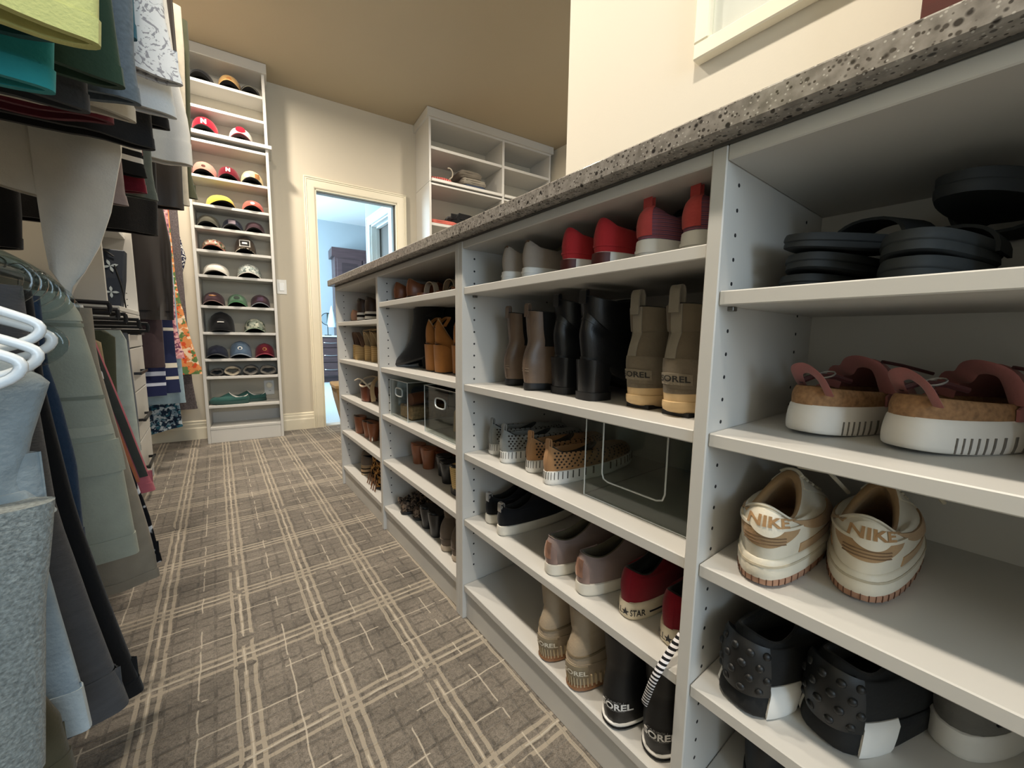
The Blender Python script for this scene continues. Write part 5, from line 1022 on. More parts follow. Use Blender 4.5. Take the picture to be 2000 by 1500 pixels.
# tote bag above the drawers
bg = empty('tote_bag', (-.97, 2.70, .926)); tag(bg, 'dark navy tote bag with pale four-petal motifs above the drawers', 'bag')
NVL = leather('navy_coated_canvas', '#1b2330', .5, .08)
MB().grid(np.array([[(-.20, -.045, 0), (.105, -.045, 0), (.105, .045, 0), (-.20, .045, 0)], [(-.205, -.05, .14), (.125, -.05, .14), (.125, .05, .14), (-.205, .05, .14)], [(-.21, -.035, .275), (.138, -.035, .275), (.138, .035, .275), (-.21, .035, .275)]]), True, True, True).build('body', NVL, bg, False, bevel=.004)
PALEM = mat('pale_motif', '#a9b4b8', .5)
def petal(cx, cz, r, rot):
    mb = MB()
    for k in range(4):
        a = rot+k*math.pi/2; d = (math.cos(a), math.sin(a)); n_ = (-d[1], d[0]); P = [(0, 0)]+[(d[0]*r*t+n_[0]*w_*r, d[1]*r*t+n_[1]*w_*r) for t, w_ in ((.35, .16), (.65, .19), (1, 0), (.65, -.19), (.35, -.16))]
        mb.add([(cx+p[0], -.0530+.0, cz+p[1]) for p in P], [(0, 1, 2, 3, 4, 5)])
    return mb.build('motif', PALEM, bg)
petal(.085, .195, .030, .3); petal(.08, .075, .028, 0); petal(.02, .14, .026, .2); petal(-.04, .21, .03, .5); petal(-.04, .07, .03, 0)
MB().tube(sp([(.10, -.05, .24), (.07, -.058, .262), (.04, -.058, .255), (.03, -.05, .24)]), .004, 6).build('handle', leather('black_trim', '#0f1012'), bg, True); MB().tube(sp([(.10, -.052, .20), (.118, -.056, .1), (.125, -.054, .0)]), .003, 6).build('cord', leather('black_trim', '#0f1012'), bg, True)

# ---------------------------------------------------------------- garments (outer edge profile: z, x at a rail position y)
GD = {
'teal': (0.54, [(1.179, -0.618), (1.058, -0.625), (1.021, -0.629)]),
'yellow': (0.46, [(1.14, -0.581), (1.068, -0.586), (1.036, -0.589)]),
'darkteal': (0.5, [(1.159, -0.601), (1.084, -0.604), (1.05, -0.605)]),
'maroon': (0.79, [(1.251, -0.62), (1.151, -0.62), (1.095, -0.621)]),
'charcoal': (0.64, [(1.161, -0.619), (1.086, -0.622), (1.05, -0.623)]),
'green': (0.59, [(1.189, -0.593), (1.116, -0.591), (1.066, -0.589)]),
'heather': (0.69, [(1.209, -0.582), (1.129, -0.586), (1.088, -0.584)]),
'cream': (0.74, [(1.236, -0.588), (1.144, -0.594), (1.089, -0.595)]),
'white2': (0.96, [(1.439, -0.571), (1.315, -0.568), (1.244, -0.561), (1.193, -0.558)]),
'black': (1.03, [(1.41, -0.589), (1.21, -0.596), (1.156, -0.595)]),
'blue': (0.84, [(1.429, -0.586), (1.295, -0.592), (1.239, -0.593)]),
'blacktip': (1.09, [(1.457, -0.567), (1.241, -0.576), (1.217, -0.573)]),
'blouse': (0.9, [(1.403, -0.562), (1.301, -0.56), (1.259, -0.55), (1.226, -0.545)]),
'whitetee': (1.56, [(1.737, -0.573), (1.543, -0.564), (1.412, -0.544), (1.303, -0.544)]),
'strip': (1.36, [(1.421, -0.637), (1.236, -0.639), (1.194, -0.634)]),
'dred': (1.42, [(1.449, -0.637), (1.211, -0.642), (1.168, -0.64)]),
'gsage': (1.48, [(1.482, -0.626), (1.232, -0.63), (1.171, -0.624)]),
'pinkgrey': (1.3, [(1.273, -0.671), (1.124, -0.669), (1.105, -0.666)]),
'leather': (1.84, [(1.755, -0.564), (1.352, -0.576), (1.239, -0.579)]),
'creamb': (1.93, [(1.809, -0.544), (1.391, -0.563), (1.28, -0.564)]),
'olive': (2.0, [(1.852, -0.529), (1.405, -0.552), (1.325, -0.539)]),
'blacksw': (1.7, [(1.513, -0.627), (1.212, -0.639), (1.118, -0.645)]),
'whiteknit': (1.16, [(1.368, -0.649), (1.176, -0.652), (1.044, -0.688)]),
'drape': (1.13, [(1.161, -0.652), (1.023, -0.689), (0.973, -0.7), (0.906, -0.733)]),
'blackl': (1.24, [(1.158, -0.814), (1.063, -0.813), (0.976, -0.82)]),
'velvet': (3.04, [(1.581, -0.708), (1.309, -0.677), (1.078, -0.685), (0.887, -0.694)]),
'plum': (3.11, [(1.394, -0.753), (0.812, -0.753), (0.609, -0.756)]),
'navystripe': (3.17, [(1.262, -0.744), (0.658, -0.759), (0.433, -0.765)]),
'tealfl': (3.38, [(1.298, -0.709), (0.375, -0.721), (0.195, -0.714)]),
'check': (3.22, [(1.274, -0.713), (0.687, -0.71), (0.441, -0.701)]),
'lblue': (3.32, [(1.291, -0.694), (0.516, -0.688), (0.36, -0.685)]),
'pinkfl': (3.27, [(1.436, -0.693), (0.845, -0.697), (0.651, -0.67)]),
'orange': (3.44, [(1.469, -0.694), (1.114, -0.687), (0.78, -0.638), (0.535, -0.591)]),
'fuzzy': (3.5, [(1.488, -0.652), (0.497, -0.65), (0.286, -0.633)]),
'spotted': (3.57, [(1.623, -0.712), (1.533, -0.666), (1.32, -0.629), (1.127, -0.679)]),
'denim': (0.46, [(0.778, -0.635), (0.732, -0.649), (0.704, -0.655), (0.681, -0.653), (0.672, -0.642)]),
'gknit': (0.44, [(0.688, -0.636), (0.658, -0.64), (0.606, -0.648), (0.471, -0.66)]),
'ljeans': (0.54, [(0.599, -0.67), (0.544, -0.665), (0.459, -0.656), (0.421, -0.654)]),
'olivep': (0.5, [(0.508, -0.672), (0.477, -0.662), (0.415, -0.658)]),
'greyp': (0.62, [(0.734, -0.681), (0.621, -0.678), (0.494, -0.661), (0.368, -0.641)]),
'blackp': (0.68, [(0.749, -0.689), (0.598, -0.676), (0.469, -0.657), (0.333, -0.636)]),
'jeans': (0.78, [(0.77, -0.705), (0.725, -0.698), (0.638, -0.69), (0.519, -0.692)]),
'cargo': (1.0, [(0.88, -0.728), (0.857, -0.713), (0.75, -0.697), (0.597, -0.679), (0.398, -0.668)]),
'beigeh': (1.1, [(0.763, -0.711), (0.552, -0.684), (0.378, -0.661), (0.287, -0.654)]),
'camo': (1.2, [(0.813, -0.731), (0.553, -0.704), (0.401, -0.672), (0.276, -0.658)]),
'pink': (1.3, [(0.869, -0.759), (0.754, -0.735), (0.605, -0.703), (0.423, -0.667)]),
'plaid': (1.6, [(0.804, -0.807), (0.8, -0.781), (0.65, -0.773), (0.514, -0.773)]),
'olive2': (1.75, [(0.82, -0.792), (0.812, -0.77), (0.666, -0.778), (0.484, -0.783)]),
'mint': (1.9, [(0.821, -0.777), (0.803, -0.765), (0.579, -0.76), (0.315, -0.755)]),
'grey2': (2.1, [(0.812, -0.782), (0.714, -0.782), (0.513, -0.778), (0.347, -0.78)]),
}
def garment(key, name, lb, cat, group, mt, w=.42, t=.016, rip=.006, top=None, seed=0, hs=0.0, hem=.022, hem_m=None, rows=16, freq=38.0, flare=0.0, dy=0.0, tx=0.0):
    y, ed = GD[key]; y += dy; ed = [list(e) for e in ed]
    if top and top > ed[0][0]: ed = [[top, ed[0][1]+tx]]+ed
    zt_, zb = ed[0][0], ed[-1][0]; ze = np.array([e[0] for e in ed])[::-1]; xe = np.array([e[1] for e in ed])[::-1]
    xb = ed[-1][1]; o = empty(name, (xb, y, zb)); tag(o, lb, cat, group); n = 48; ph = np.arange(n)*2*np.pi/n; c, s = np.cos(ph), np.sin(ph); rings = []
    for k in range(rows):
        q = k/(rows-1); z = zb+(zt_-zb)*q; xo = np.interp(z, ze, xe); f = (1-q)**.7*.8+.2
        X = xo-w/2+w/2*np.sign(c)*np.abs(c)**.55; tt = t*(1+flare*(1-q))
        Yv = tt*np.sign(s)*np.abs(s)**.75+f*rip*(np.sin(X*freq+seed*1.7+z*2.5)+.6*np.sin(X*freq*1.9+seed*2.9-z*4))
        Z = z+hs*(xo-X)*(1-q)
        rings.append(np.stack([X-xb, Yv, Z-zb], 1))
    o['_r'] = 0; del o['_r']
    loft(rings, 1, False, True).build('cloth_body', mt, o, True, 70)
    r0 = rings[0]; cx = r0.mean(0); ins = r0.copy(); ins[:, 1] = r0[:, 1]-np.sign(s)*t*.25; ins[:, 0] = cx[0]+(r0[:, 0]-cx[0])*.985; up = ins.copy(); up[:, 2] += .05
    MB().grid(np.array([r0, ins, up]), True, False, True).build('inside', mt, o, True, 70)
    if hem:
        hr = []
        for zz, g_ in ((0, 1.0), (0, 1.12), (hem, 1.12), (hem, 1.0)):
            r = cat_eval(rings, zz/(zt_-zb)*(rows-1)).copy(); m_y = r[:, 1]-t*np.sign(s)*np.abs(s)**.75; r[:, 1] = m_y+t*g_*np.sign(s)*np.abs(s)**.75; r[:, 0] += np.where(c > .9, .0012*(g_ > 1), 0); hr.append(r)
        MB().grid(np.array(hr), True).build('hem', hem_m or mt, o, True, 40)
    return o, rings
def gp(o, rings, u0, u1, z0, z1, name, mt, off=.0016, nu=12, nv=6):
    # panel stitched on the near face; z above hem
    H = rings[-1][0, 2]-rings[0][0, 2]; k = (len(rings)-1)/(rings[-1][:, 2].mean()-rings[0][:, 2].mean())
    return patch([r[::1] for r in rings], u0, u1, z0*k, z1*k, off, nu, nv).build(name, mt, o, True, 40)
UP = 'shirts on the upper rail'; LO = 'trousers on the lower rail'; DR = 'dresses by the far wall'
garment('teal', 'tee_shirt', 'bright teal shirt hanging nearest on the upper rail', 'shirt', UP, F('teal_jersey', '#2c8f93'), top=1.9, seed=1, rip=.004)
garment('yellow', 'polo_shirt', 'pale yellow polo shirt hanging on the upper rail', 'shirt', UP, F('pale_yellow_pique', '#cfce85', bscale=400), top=1.9, seed=2, rip=.004)
garment('darkteal', 'tee_shirt', 'dark teal shirt hanging behind the pale yellow polo', 'shirt', UP, F('dark_teal_jersey', '#17494a'), top=1.9, seed=3, rip=.005)
garment('maroon', 'tee_shirt', 'maroon shirt hanging below the teal shirt', 'shirt', UP, F('maroon_jersey', '#5e1f2c'), top=1.9, seed=4, rip=.006, hs=-.05)
garment('charcoal', 'tee_shirt', 'charcoal shirt hanging between the maroon and green shirts', 'shirt', UP, F('charcoal_jersey', '#3a3c40'), top=1.9, seed=5)
garment('green', 'tee_shirt', 'dark green shirt hanging on the upper rail', 'shirt', UP, F('dark_green_jersey', '#33493a'), top=1.9, seed=6)
garment('heather', 'tee_shirt', 'heather blue grey shirt hanging on the upper rail', 'shirt', UP, F('heather_jersey', '#66727c', noise=.2, nscale=200), top=1.9, seed=7)
garment('cream', 'tee_shirt', 'cream shirt hem showing below the heather blue shirt', 'shirt', UP, F('cream_jersey', '#c9c2b4'), top=1.9, seed=8)
garment('white2', 'blouse', 'plain white shirt hanging under the sketch print blouse', 'shirt', UP, F('plain_white_cotton', '#d9dcdc', .2, .04), top=1.95, seed=26, rip=.006, t=.016)
garment('black', 'jacket', 'black denim jacket hem hanging on the upper rail', 'jacket', UP, F('black_denim', '#1f2022', .35), top=1.9, seed=9, t=.02)
garment('blue', 'tee_shirt', 'steel blue shirt hanging beside the white blouse', 'shirt', UP, F('steel_blue_jersey', '#2d6379'), top=1.9, seed=10)
garment('blacktip', 'tee_shirt', 'black shirt corner showing against the long white shirt', 'shirt', UP, F('black_jersey', '#131417'), top=1.9, seed=11)
garment('blouse', 'blouse', 'white blouse with fine grey sketch print', 'blouse', UP, spots('sketch_print', '#dfe1e2', ['#9a9aa0'], 60, .58, dist=3), top=1.95, seed=12, rip=.006, t=.016)
o, rg_ = garment('whitetee', 'sweatshirt', 'long white sweatshirt with ribbed hem', 'shirt', UP, F('white_fleece', '#e2e0da', .2, .04), top=1.95, seed=13, hem=.06, t=.022, rip=.006)
garment('strip', 'tee_shirt', 'black shirt with white hem stripes', 'shirt', UP, stripes('black_white_hem', 'Z', [(0, '#17181a'), (.30, '#e2e0dc'), (.42, '#17181a'), (.56, '#e2e0dc'), (.68, '#17181a')], .1), top=1.7, seed=14)
garment('dred', 'tee_shirt', 'dark red shirt under the striped black shirt', 'shirt', UP, F('dark_red_jersey', '#6a1526'), top=1.7, seed=15)
garment('gsage', 'tee_shirt', 'grey sage shirt beside the dark red shirt', 'shirt', UP, F('grey_sage_jersey', '#5a625c'), top=1.7, seed=16)
garment('pinkgrey', 'tee_shirt', 'mauve grey shirt hem under the dark red shirt', 'shirt', UP, F('mauve_grey_jersey', '#8d8080'), top=1.5, seed=17)
garment('leather', 'jacket', 'dark brown jacket hem hanging below the white sweatshirt', 'jacket', UP, leather('dark_brown_hide', '#2a2420', .5), top=1.95, seed=18, t=.03)
garment('creamb', 'blouse', 'cream blouse edge beside the dark brown jacket', 'blouse', UP, F('ivory_blouse', '#cfc5b2'), top=1.95, seed=19)
garment('olive', 'tee_shirt', 'olive shirt hanging farthest along the upper rail', 'shirt', UP, F('olive_jersey', '#4a4c38'), top=1.95, seed=20)
garment('blacksw', 'sweater', 'black sweater hanging in shade above the tote bag', 'sweater', UP, F('black_sweater', '#121111'), top=1.7, seed=21, t=.03, w=.5)
o, rg_ = garment('whiteknit', 'knit_wrap', 'long white knit wrap with a low draped corner', 'wrap', UP, F('white_knit', '#d6d4cd', .4, .05), top=1.5, seed=22, hs=.25, rip=.006, t=.014)
y_, ed_ = GD['drape']; xb_, zb_ = ed_[-1][1], ed_[-1][0]
dr = MB(); rows_ = []
for k, (z_, xr, wl) in enumerate([(1.22, -.650, .12), (1.162, -.651, .12), (1.052, -.676, .096), (.983, -.697, .071), (.929, -.720, .044), (.900, -.737, .012)]):
    rows_.append([(xr-wl*q, 1.13+.010*math.sin(q*5+z_*20)-.012*math.sin(q*math.pi), z_-.02*math.sin(q*math.pi)*(k > 2)) for q in np.linspace(0, 1, 14)])
T_ = np.array(rows_); ox_, oz_ = o.location[0], o.location[2]; T_ = T_-np.array([ox_, 1.16, oz_]); B_ = T_+np.array([0, .006, 0])
dr.grid(T_, False); dr.grid(B_, False)
for a_, b_ in ((T_[:, 0], B_[:, 0]), (T_[:, -1], B_[:, -1]), (T_[-1], B_[-1])): dr.grid(np.array([a_, b_]), False)
dr.build('draped_corner', F('white_knit', '#d6d4cd'), o, True, 60)
garment('blackl', 'sweater', 'black sweater hanging low behind the white knit wrap', 'sweater', UP, F('black_sweater', '#121111'), top=1.5, seed=23, w=.4, t=.03)
# --- far section
garment('velvet', 'velvet_dress', 'dark brown velvet dress beside the tote bag', 'dress', DR, mat('dark_velvet', '#1f1816', .6, 0, .2, 12, .1, 60, .4, .35), top=1.7, seed=30, w=.36, t=.018, rip=.016, freq=64)
garment('plum', 'dress', 'plum dress hem below the velvet dress', 'dress', DR, F('plum_crepe', '#3c2f33'), top=1.7, seed=31, w=.34, t=.014, rip=.008)
garment('navystripe', 'dress', 'navy dress with two pale hem stripes', 'dress', DR, stripes('navy_pale_hem', 'Z', [(0, '#1d2348'), (.10, '#c3c9d9'), (.13, '#1d2348'), (.20, '#c3c9d9'), (.245, '#1d2348')], .60), top=1.7, seed=32, w=.30, t=.014, rip=.005)
garment('tealfl', 'dress', 'long navy and teal floral dress reaching lowest', 'dress', DR, spots('teal_floral', '#1c2b40', ['#7f97a8', '#2f5f70', '#b9c4cb'], 38, .56), top=1.7, seed=33, w=.34, t=.014, rip=.007, hs=-.22)
garment('check', 'dress', 'navy and cream checked dress', 'dress', DR, stripes('navy_cream_check', 'Z', [(0, '#20284a'), (.28, '#d7d0bf'), (.34, '#20284a'), (.52, '#d7d0bf'), (.62, '#20284a')], .30), top=1.7, seed=34, w=.16, t=.012, rip=.005)
garment('lblue', 'dress', 'pale blue dress behind the checked dress', 'dress', DR, F('pale_blue_cotton', '#93a9b5'), top=1.7, seed=35, w=.3, t=.012, rip=.005)
garment('pinkfl', 'dress', 'pink floral dress above the pale blue dress', 'dress', DR, spots('pink_floral', '#c98a90', ['#7a4660', '#e0b3b0'], 45, .54), top=1.7, seed=36, w=.2, t=.012, rip=.005)
garment('orange', 'dress', 'peach to orange floral dress in front of the hat tower', 'dress', DR, spots('orange_floral', '#d98a52', ['#d2512c', '#efd2b0', '#5d7a4a'], 24, .585), top=1.7, seed=37, w=.22, t=.014, rip=.005)
garment('fuzzy', 'skirt', 'grey marled skirt hanging behind the orange dress', 'skirt', DR, F('marled_grey', '#5d5556', .6, .5, nscale=150), top=1.7, seed=38, w=.3, t=.014, rip=.005)
garment('spotted', 'blouse', 'navy blouse with white spots by the far wall', 'blouse', DR, spots('white_spots', '#2a2c44', ['#c9c8c4'], 90, .56), top=1.72, seed=39, w=.26, t=.018, rip=.006)
# --- lower rail
DEN = F('light_denim', '#828c90', .4, .15, nscale=60); DEND = F('dark_denim', '#26384f', .4, .15, nscale=60)
o, r = garment('denim', 'denim_vest', 'light denim vest with a round armhole on a white hanger', 'vest', LO, DEN, w=.40, t=.022, rip=.003, seed=40, rows=22, top=.80, tx=-.03)
o, r = garment('gknit', 'sweater', 'grey marled knit sweater hanging nearest on the lower rail', 'sweater', LO, F('grey_marl_knit', '#858a87', .9, .45, nscale=420, bscale=330), w=.42, t=.024, rip=.004, seed=41, hem=0)
o, r = garment('ljeans', 'jeans', 'light wash jeans with a turned up cuff', 'jeans', LO, F('light_wash_denim', '#8c9aa3', .4, .15), w=.3, t=.016, seed=42, top=.80, hem=.045, hem_m=F('cuff_denim', '#a5afb3', .4, .12), tx=-.03)
garment('olivep', 'trousers', 'olive brown trousers behind the grey sweater', 'trousers', LO, F('olive_brown_twill', '#4e4835'), w=.3, t=.016, seed=43, top=.85, tx=-.05)
garment('greyp', 'trousers', 'charcoal jersey trousers with wide legs', 'trousers', LO, F('charcoal_jersey_knit', '#4b4a4b', .5, .15, bscale=150, stretch=(1, 1, 4)), w=.34, t=.022, seed=44, hem=.05, rip=.006, top=.86)
garment('blackp', 'trousers', 'black trousers beside the charcoal pair', 'trousers', LO, F('black_twill', '#0f0f11'), w=.34, t=.018, seed=45, top=.86)
garment('jeans', 'jeans', 'dark blue jeans between the black trousers and cargo trousers', 'jeans', LO, DEND, w=.34, t=.016, seed=46, top=.86)
SAGE = F('sage_cotton', '#9ea294', .3, .08)
o, r = garment('cargo', 'cargo_trousers', 'pale sage cargo trousers with waistband and flap pocket', 'trousers', LO, SAGE, w=.42, t=.026, rip=.007, seed=47, hem=.04, freq=30)
gp(o, r, .70, 1.0, .435, .482, 'waistband', F('sage_cotton_light', '#abae9f', .3, .05)); gp(o, r, .70, 1.0, .425, .431, 'waist_seam', F('sage_seam', '#7f8477'))
gp(o, r, .72, .985, .165, .225, 'pocket_flap', SAGE, .005); gp(o, r, .72, .985, .235, .252, 'pocket_band', F('sage_cotton_light', '#abae9f')); gp(o, r, .74, .99, .30, .306, 'seam', F('sage_seam', '#7f8477')); gp(o, r, .82, .84, .0, .16, 'leg_seam', F('sage_seam', '#7f8477'))
garment('beigeh', 'trousers', 'beige trousers hanging just behind the sage cargo pair', 'trousers', LO, F('beige_twill', '#8d8475'), w=.36, t=.018, seed=48, top=.86)
garment('camo', 'leggings', 'black and white patterned leggings', 'trousers', LO, spots('bold_black_white', '#111217', ['#dcdde0'], 26, .55), w=.3, t=.012, seed=49, top=.86)
PK = F('salmon_twill', '#b5616a'); o, r = garment('pink', 'track_trousers', 'salmon track trousers with a dark side stripe', 'trousers', LO, PK, w=.30, t=.022, seed=50, rip=.003)
gp(o, r, .90, .955, .04, .435, 'side_stripe', F('dark_stripe_twill', '#3d3f3a'), .003); gp(o, r, .86, .895, .03, .30, 'orange_piping', F('orange_twill', '#c0714f'), .002)
GD['whitecable'] = (1.25, [(.872, -.748), (.80, -.738), (.70, -.73)]); garment('whitecable', 'cable_sweater', 'white cable knit top behind the sage cargo trousers', 'sweater', LO, F('white_cable', '#dcdad4', 1.0, .1, bscale=80), w=.3, t=.016, seed=51)
garment('plaid', 'trousers', 'tan checked trousers on a black hanger', 'trousers', LO, F('tan_check', '#a08d6c', .3, .2), w=.2, t=.014, seed=52); garment('olive2', 'trousers', 'dark olive trousers on a black hanger', 'trousers', LO, F('dark_olive_twill', '#474a38'), w=.2, t=.014, seed=53); garment('mint', 'trousers', 'pale mint trousers on a black hanger', 'trousers', LO, F('pale_mint_twill', '#b3bcb4'), w=.2, t=.016, seed=54, rip=.008); garment('grey2', 'trousers', 'slate grey trousers beside the drawer unit', 'trousers', LO, F('slate_twill', '#6d727a'), w=.2, t=.014, seed=55)
# --- hangers
WPL = mat('white_hanger_plastic', '#dfe6ea', .3, spec=.6)
def hanger(lb, y, xe, ze, mt, drop=.075, r=.0075, g='hangers', n=0.0):
    o = empty('clothes_hanger', (-.99, y, .985)); tag(o, lb, 'hanger', g); ex, ez = xe+.99, ze-.985
    hx = [(-.016, 0, .018)]+[(.018*math.cos(a), 0, .0155+.018*math.sin(a)) for a in np.linspace(2.6, -.9, 9)]+[(0, 0, -.02), (0, 0, -.05)]
    MB().tube(sp(hx, 2), .0022, 6).build('hook', ROD, o, True)
    top = -.05; path = [(0, 0, top), (ex*.5, 0, top+(ez-top)*.45), (ex-.05, 0, ez+.012), (ex-.014, n, ez-.002), (ex, n, ez-drop*.38), (ex-.010, n, ez-drop*.78), (ex-.045, 0, ez-drop), (ex*.5, 0, ez-drop), (0, 0, ez-drop), (-ex*.5, 0, ez-drop), (-ex+.045, 0, ez-drop), (-ex+.01, 0, ez-drop*.78), (-ex, 0, ez-drop*.38), (-ex+.014, 0, ez), (-ex+.05, 0, ez+.012), (-ex*.5, 0, top+(ez-top)*.45), (0, 0, top)]
    MB().tube(sp(path, 4), r, 10).build('frame', mt, o, True); return o
for (y, xe, ze), lb in zip([(0.4, -0.634, 0.793), (0.43, -0.633, 0.799), (0.5, -0.64, 0.809), (0.46, -0.637, 0.818)], ('thick white tubular hanger lowest over the denim vest', 'thick white tubular hanger just above the denim vest', 'thick white tubular hanger reaching farthest out', 'thick white tubular hanger lying highest of the white ones')):
    hanger(lb, y, xe, ze+.012, WPL, .030, .0034, 'white tubular hangers')
CLH = clear('clear_hanger', '#e6edef', .05)
for i, (y, xe, ze) in enumerate([(0.62, -0.674, 0.868), (0.7, -0.685, 0.872), (0.78, -0.693, 0.873), (0.86, -0.702, 0.871), (0.94, -0.709, 0.866), (1.02, -0.718, 0.857), (0.75, -0.684, 0.802)]):
    hanger(('clear plastic hanger holding the charcoal jersey trousers', 'clear plastic hanger holding the black trousers', 'clear plastic hanger holding the dark blue jeans', 'spare clear plastic hanger just past the dark blue jeans', 'spare clear plastic hanger right beside the sage cargo trousers', 'clear plastic hanger holding the sage cargo trousers', 'low clear plastic hanger over the dark blue jeans')[i], y, xe, ze+.02, CLH, .05, .0055, 'clear plastic hangers')
BLH = mat('black_velvet_hanger', '#0f0f11', .7)
for i, (y, xe, ze) in enumerate([(1.60, -.755, .90), (1.68, -.75, .885), (1.75, -.742, .875), (1.90, -.728, .862), (2.00, -.715, .85), (2.10, -.745, .842)]):
    o = empty('clothes_hanger', (-.99, y, .985)); tag(o, ('slim black hanger carrying the tan checked trousers', 'empty slim black hanger between the checked and olive trousers', 'slim black hanger carrying the dark olive trousers', 'slim black hanger carrying the pale mint trousers', 'empty slim black hanger reaching past the mint trousers', 'slim black hanger carrying the slate grey trousers')[i], 'hanger', 'slim black hangers'); ex, ez = xe+.99, ze-.985
    MB().tube(sp([(-.016, 0, .018)]+[(.018*math.cos(a), 0, .0155+.018*math.sin(a)) for a in np.linspace(2.6, -.9, 9)]+[(0, 0, -.02), (0, 0, -.05)], 2), .0022, 6).build('hook', ROD, o, True)
    MB().tube([(-ex, 0, ez-.004), (-ex*.4, 0, ez), (0, 0, -.048), (ex*.4, 0, ez+.0), (ex, 0, ez-.004)], .006, 8).build('arms', BLH, o, True); MB().tube([(-ex, 0, ez-.03), (0, 0, ez-.03), (ex, 0, ez-.03)], .0055, 8).build('bar', BLH, o, True)
    MB().tube([(ex-.002, 0, ez-.004), (ex, 0, ez-.017), (ex-.002, 0, ez-.03)], .0055, 8).build('arm_end', BLH, o, True)

# ---------------------------------------------------------------- room beyond the doorway
bd = MB()
wb = empty('wall_bathroom_right', (0, 0, 0)); structure(wb)
MB().box(.965, 1.10, 3.68+.12, 4.0, 0, 2.79).box(.965, 1.10, 4.585, 4.76, 0, 2.79).box(.965, 1.10, 4.0, 4.585, 2.03, 2.79).build('panel', BLUE, wb)
d2 = empty('door_2', (.965, 4.0, 0)); structure(d2); BTR = mat('bath_trim', '#e6ecec', .4)
for nm, b in (('casing', (-.018, 0, .585, .675, 0, 2.12)), ('casing', (-.018, 0, -.09, 0, 0, 2.12)), ('casing', (-.018, 0, 0, .585, 2.03, 2.12)), ('casing_bead', (-.026, -.018, .655, .675, 0, 2.12)), ('casing_bead', (-.026, -.018, -.09, .655, 2.10, 2.12)), ('jamb', (0, .135, .567, .585, 0, 2.03)), ('jamb', (0, .135, 0, .585, 2.012, 2.03)), ('door_stop', (.05, .09, .552, .567, 0, 2.012)), ('door_stop', (.05, .09, 0, .552, 1.997, 2.012))): boxo(nm, BTR, b, d2, .003)
boxo('door_leaf', mat('dark_door', '#3d3a34', .5), (.092, .13, .002, .566, 0, 2.0), d2, 0)
# dresser
ds = bframe('bathroom_dresser'); tag(ds, 'dark brown vanity dresser with silver pulls seen through the doorway', 'dresser')
DWD = wood('espresso_wood', '#4a3a3c', .4); SIL = mat('silver_pull', '#d6d6d6', .2, 1)
boxo('body', DWD, (.52, 1.75, 3.52, 3.98, .10, .775), ds); boxo('plinth', DWD, (.55, 1.75, 3.58, 3.98, 0, .10), ds, 0); boxo('counter', mat('pale_counter', '#cfd9dc', .25), (.50, 1.77, 3.49, 3.99, .775, .80), ds)
for u0 in (.54, .97, 1.38):
    for (a, b) in ((.60, .755), (.355, .58), (.12, .335)):
        d = boxo('drawer', DWD, (u0, u0+.39, 3.50, 3.52, a, b), ds, .004); boxo('drawer_panel', DWD, (u0+.035, u0+.355, 3.496, 3.50, a+.03, b-.03), d, .002)
        MB().tube(sp([(u0+.10, 3.50, (a+b)/2), (u0+.11, 3.478, (a+b)/2), (u0+.20, 3.474, (a+b)/2-.004), (u0+.29, 3.478, (a+b)/2), (u0+.30, 3.50, (a+b)/2)], 3), .006, 8).build('handle', SIL, d, True)
hu = bframe('hutch_cabinet'); tag(hu, 'dark brown hutch cabinet with crown moulding standing on the vanity', 'cabinet')
boxo('body', DWD, (.865, 1.75, 3.60, 3.98, .80, 2.14), hu); MB().prism([(3.60, 2.13), (3.555, 2.24), (3.545, 2.255), (3.545, 2.27), (3.98, 2.27), (3.98, 2.13)], .82, 1.79, 'x').build('crown', DWD, hu)
for u0 in (.90, 1.33):
    d = boxo('door', DWD, (u0, u0+.40, 3.582, 3.60, .86, 2.10), hu, .003); boxo('door_panel', wood('espresso_dark', '#3a2d2f', .4), (u0+.07, u0+.33, 3.578, 3.5815, .93, 2.03), d, .003)
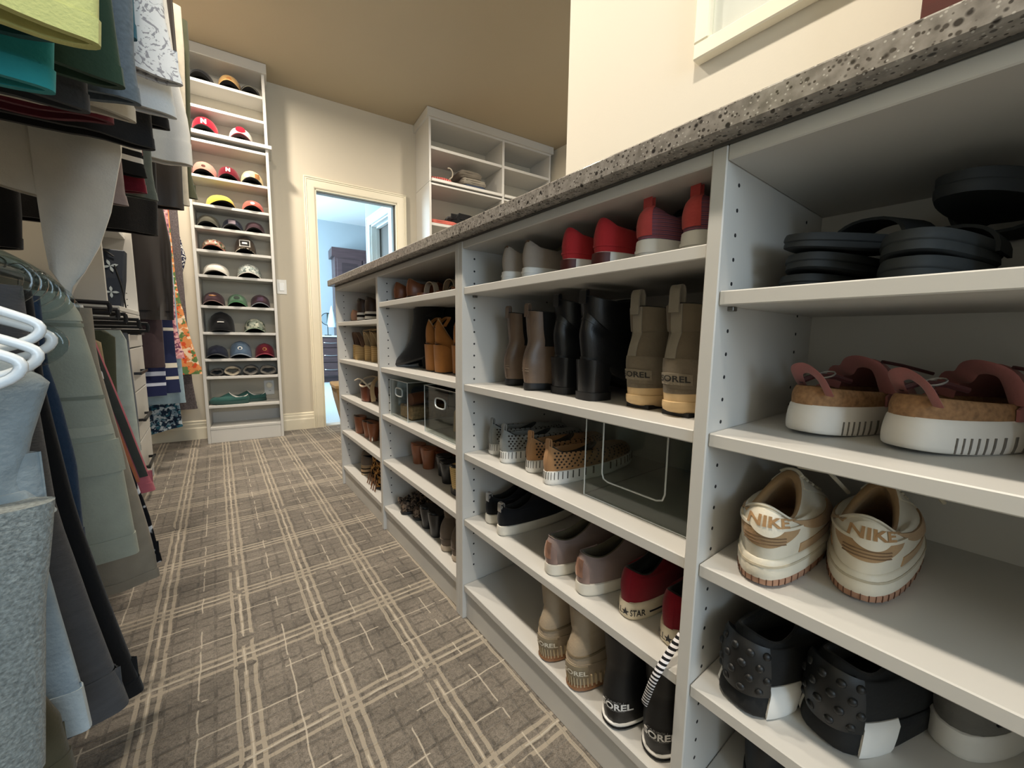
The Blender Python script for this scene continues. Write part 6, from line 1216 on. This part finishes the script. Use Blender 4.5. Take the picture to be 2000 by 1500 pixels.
# vanity mirror on a stand
vm = empty('vanity_mirror', bpt(.715, -3.58, .80), BW_RZ); tag(vm, 'round table mirror on a thin black stand', 'mirror'); BKM = mat('black_metal', '#17181a', .35, .6)
MB().disc((0, 0, .006), .055, 'z', 24, .012).build('base', BKM, vm, True); MB().tube([(0, 0, .01), (0, 0, .17)], .006, 8).build('stem', BKM, vm, True)
MB().tube([(.10*math.cos(a), 0, .275+.10*math.sin(a)) for a in np.linspace(0, 2*math.pi, 33)[:-1]], .006, 8, closed=True).build('rim', BKM, vm, True); MB().disc((0, 0, .275), .096, 'y', 32, .006).build('glass', mat('mirror_glass', '#dfe9ec', .03, 1), vm, True)
tl = empty('hand_towel', bpt(.80, -3.56, .82), BW_RZ); tag(tl, 'pale blue towel draped over the table mirror', 'towel')
MB().grid(np.array([[(.05*s_*math.cos(a)*(1+.15*math.sin(4*a)), -.03+.02*s_*math.sin(a), z_) for a in np.arange(20)*math.pi/10] for s_, z_ in ((1.2, .12), (1.3, .16), (1.0, .26), (.6, .38), (.2, .47), (.02, .48))])+np.array([-.02, 0, 0]), True, True, True).build('cloth', F('pale_blue_towel', '#cfe0e6'), tl, True)
# tan hamper near the doorway
hp_ = empty('fabric_hamper', (.445, 3.36, 0), -.1); tag(hp_, 'tan tapered fabric hamper standing by the doorway behind the island', 'hamper'); TANF = F('tan_canvas', '#9a7f57', .3, .08)
MB().grid(np.array([[(a*s_, b*s_, z_) for a, b in ((-.21, -.16), (0, -.17), (.21, -.16), (.22, 0), (.21, .16), (0, .17), (-.21, .16), (-.22, 0))] for s_, z_ in ((.62, 0), (.78, .15), (.93, .30), (1.0, .40))]), True, True, False).build('body', TANF, hp_, True, 30)
MB().grid(np.array([[(a*s_, b*s_, z_) for a, b in ((-.21, -.16), (0, -.17), (.21, -.16), (.22, 0), (.21, .16), (0, .17), (-.21, .16), (-.22, 0))] for s_, z_ in ((1.0, .395), (1.03, .40), (1.03, .42), (.97, .425), (.1, .42))]), True, False, True).build('lid', TANF, hp_, True, 30)
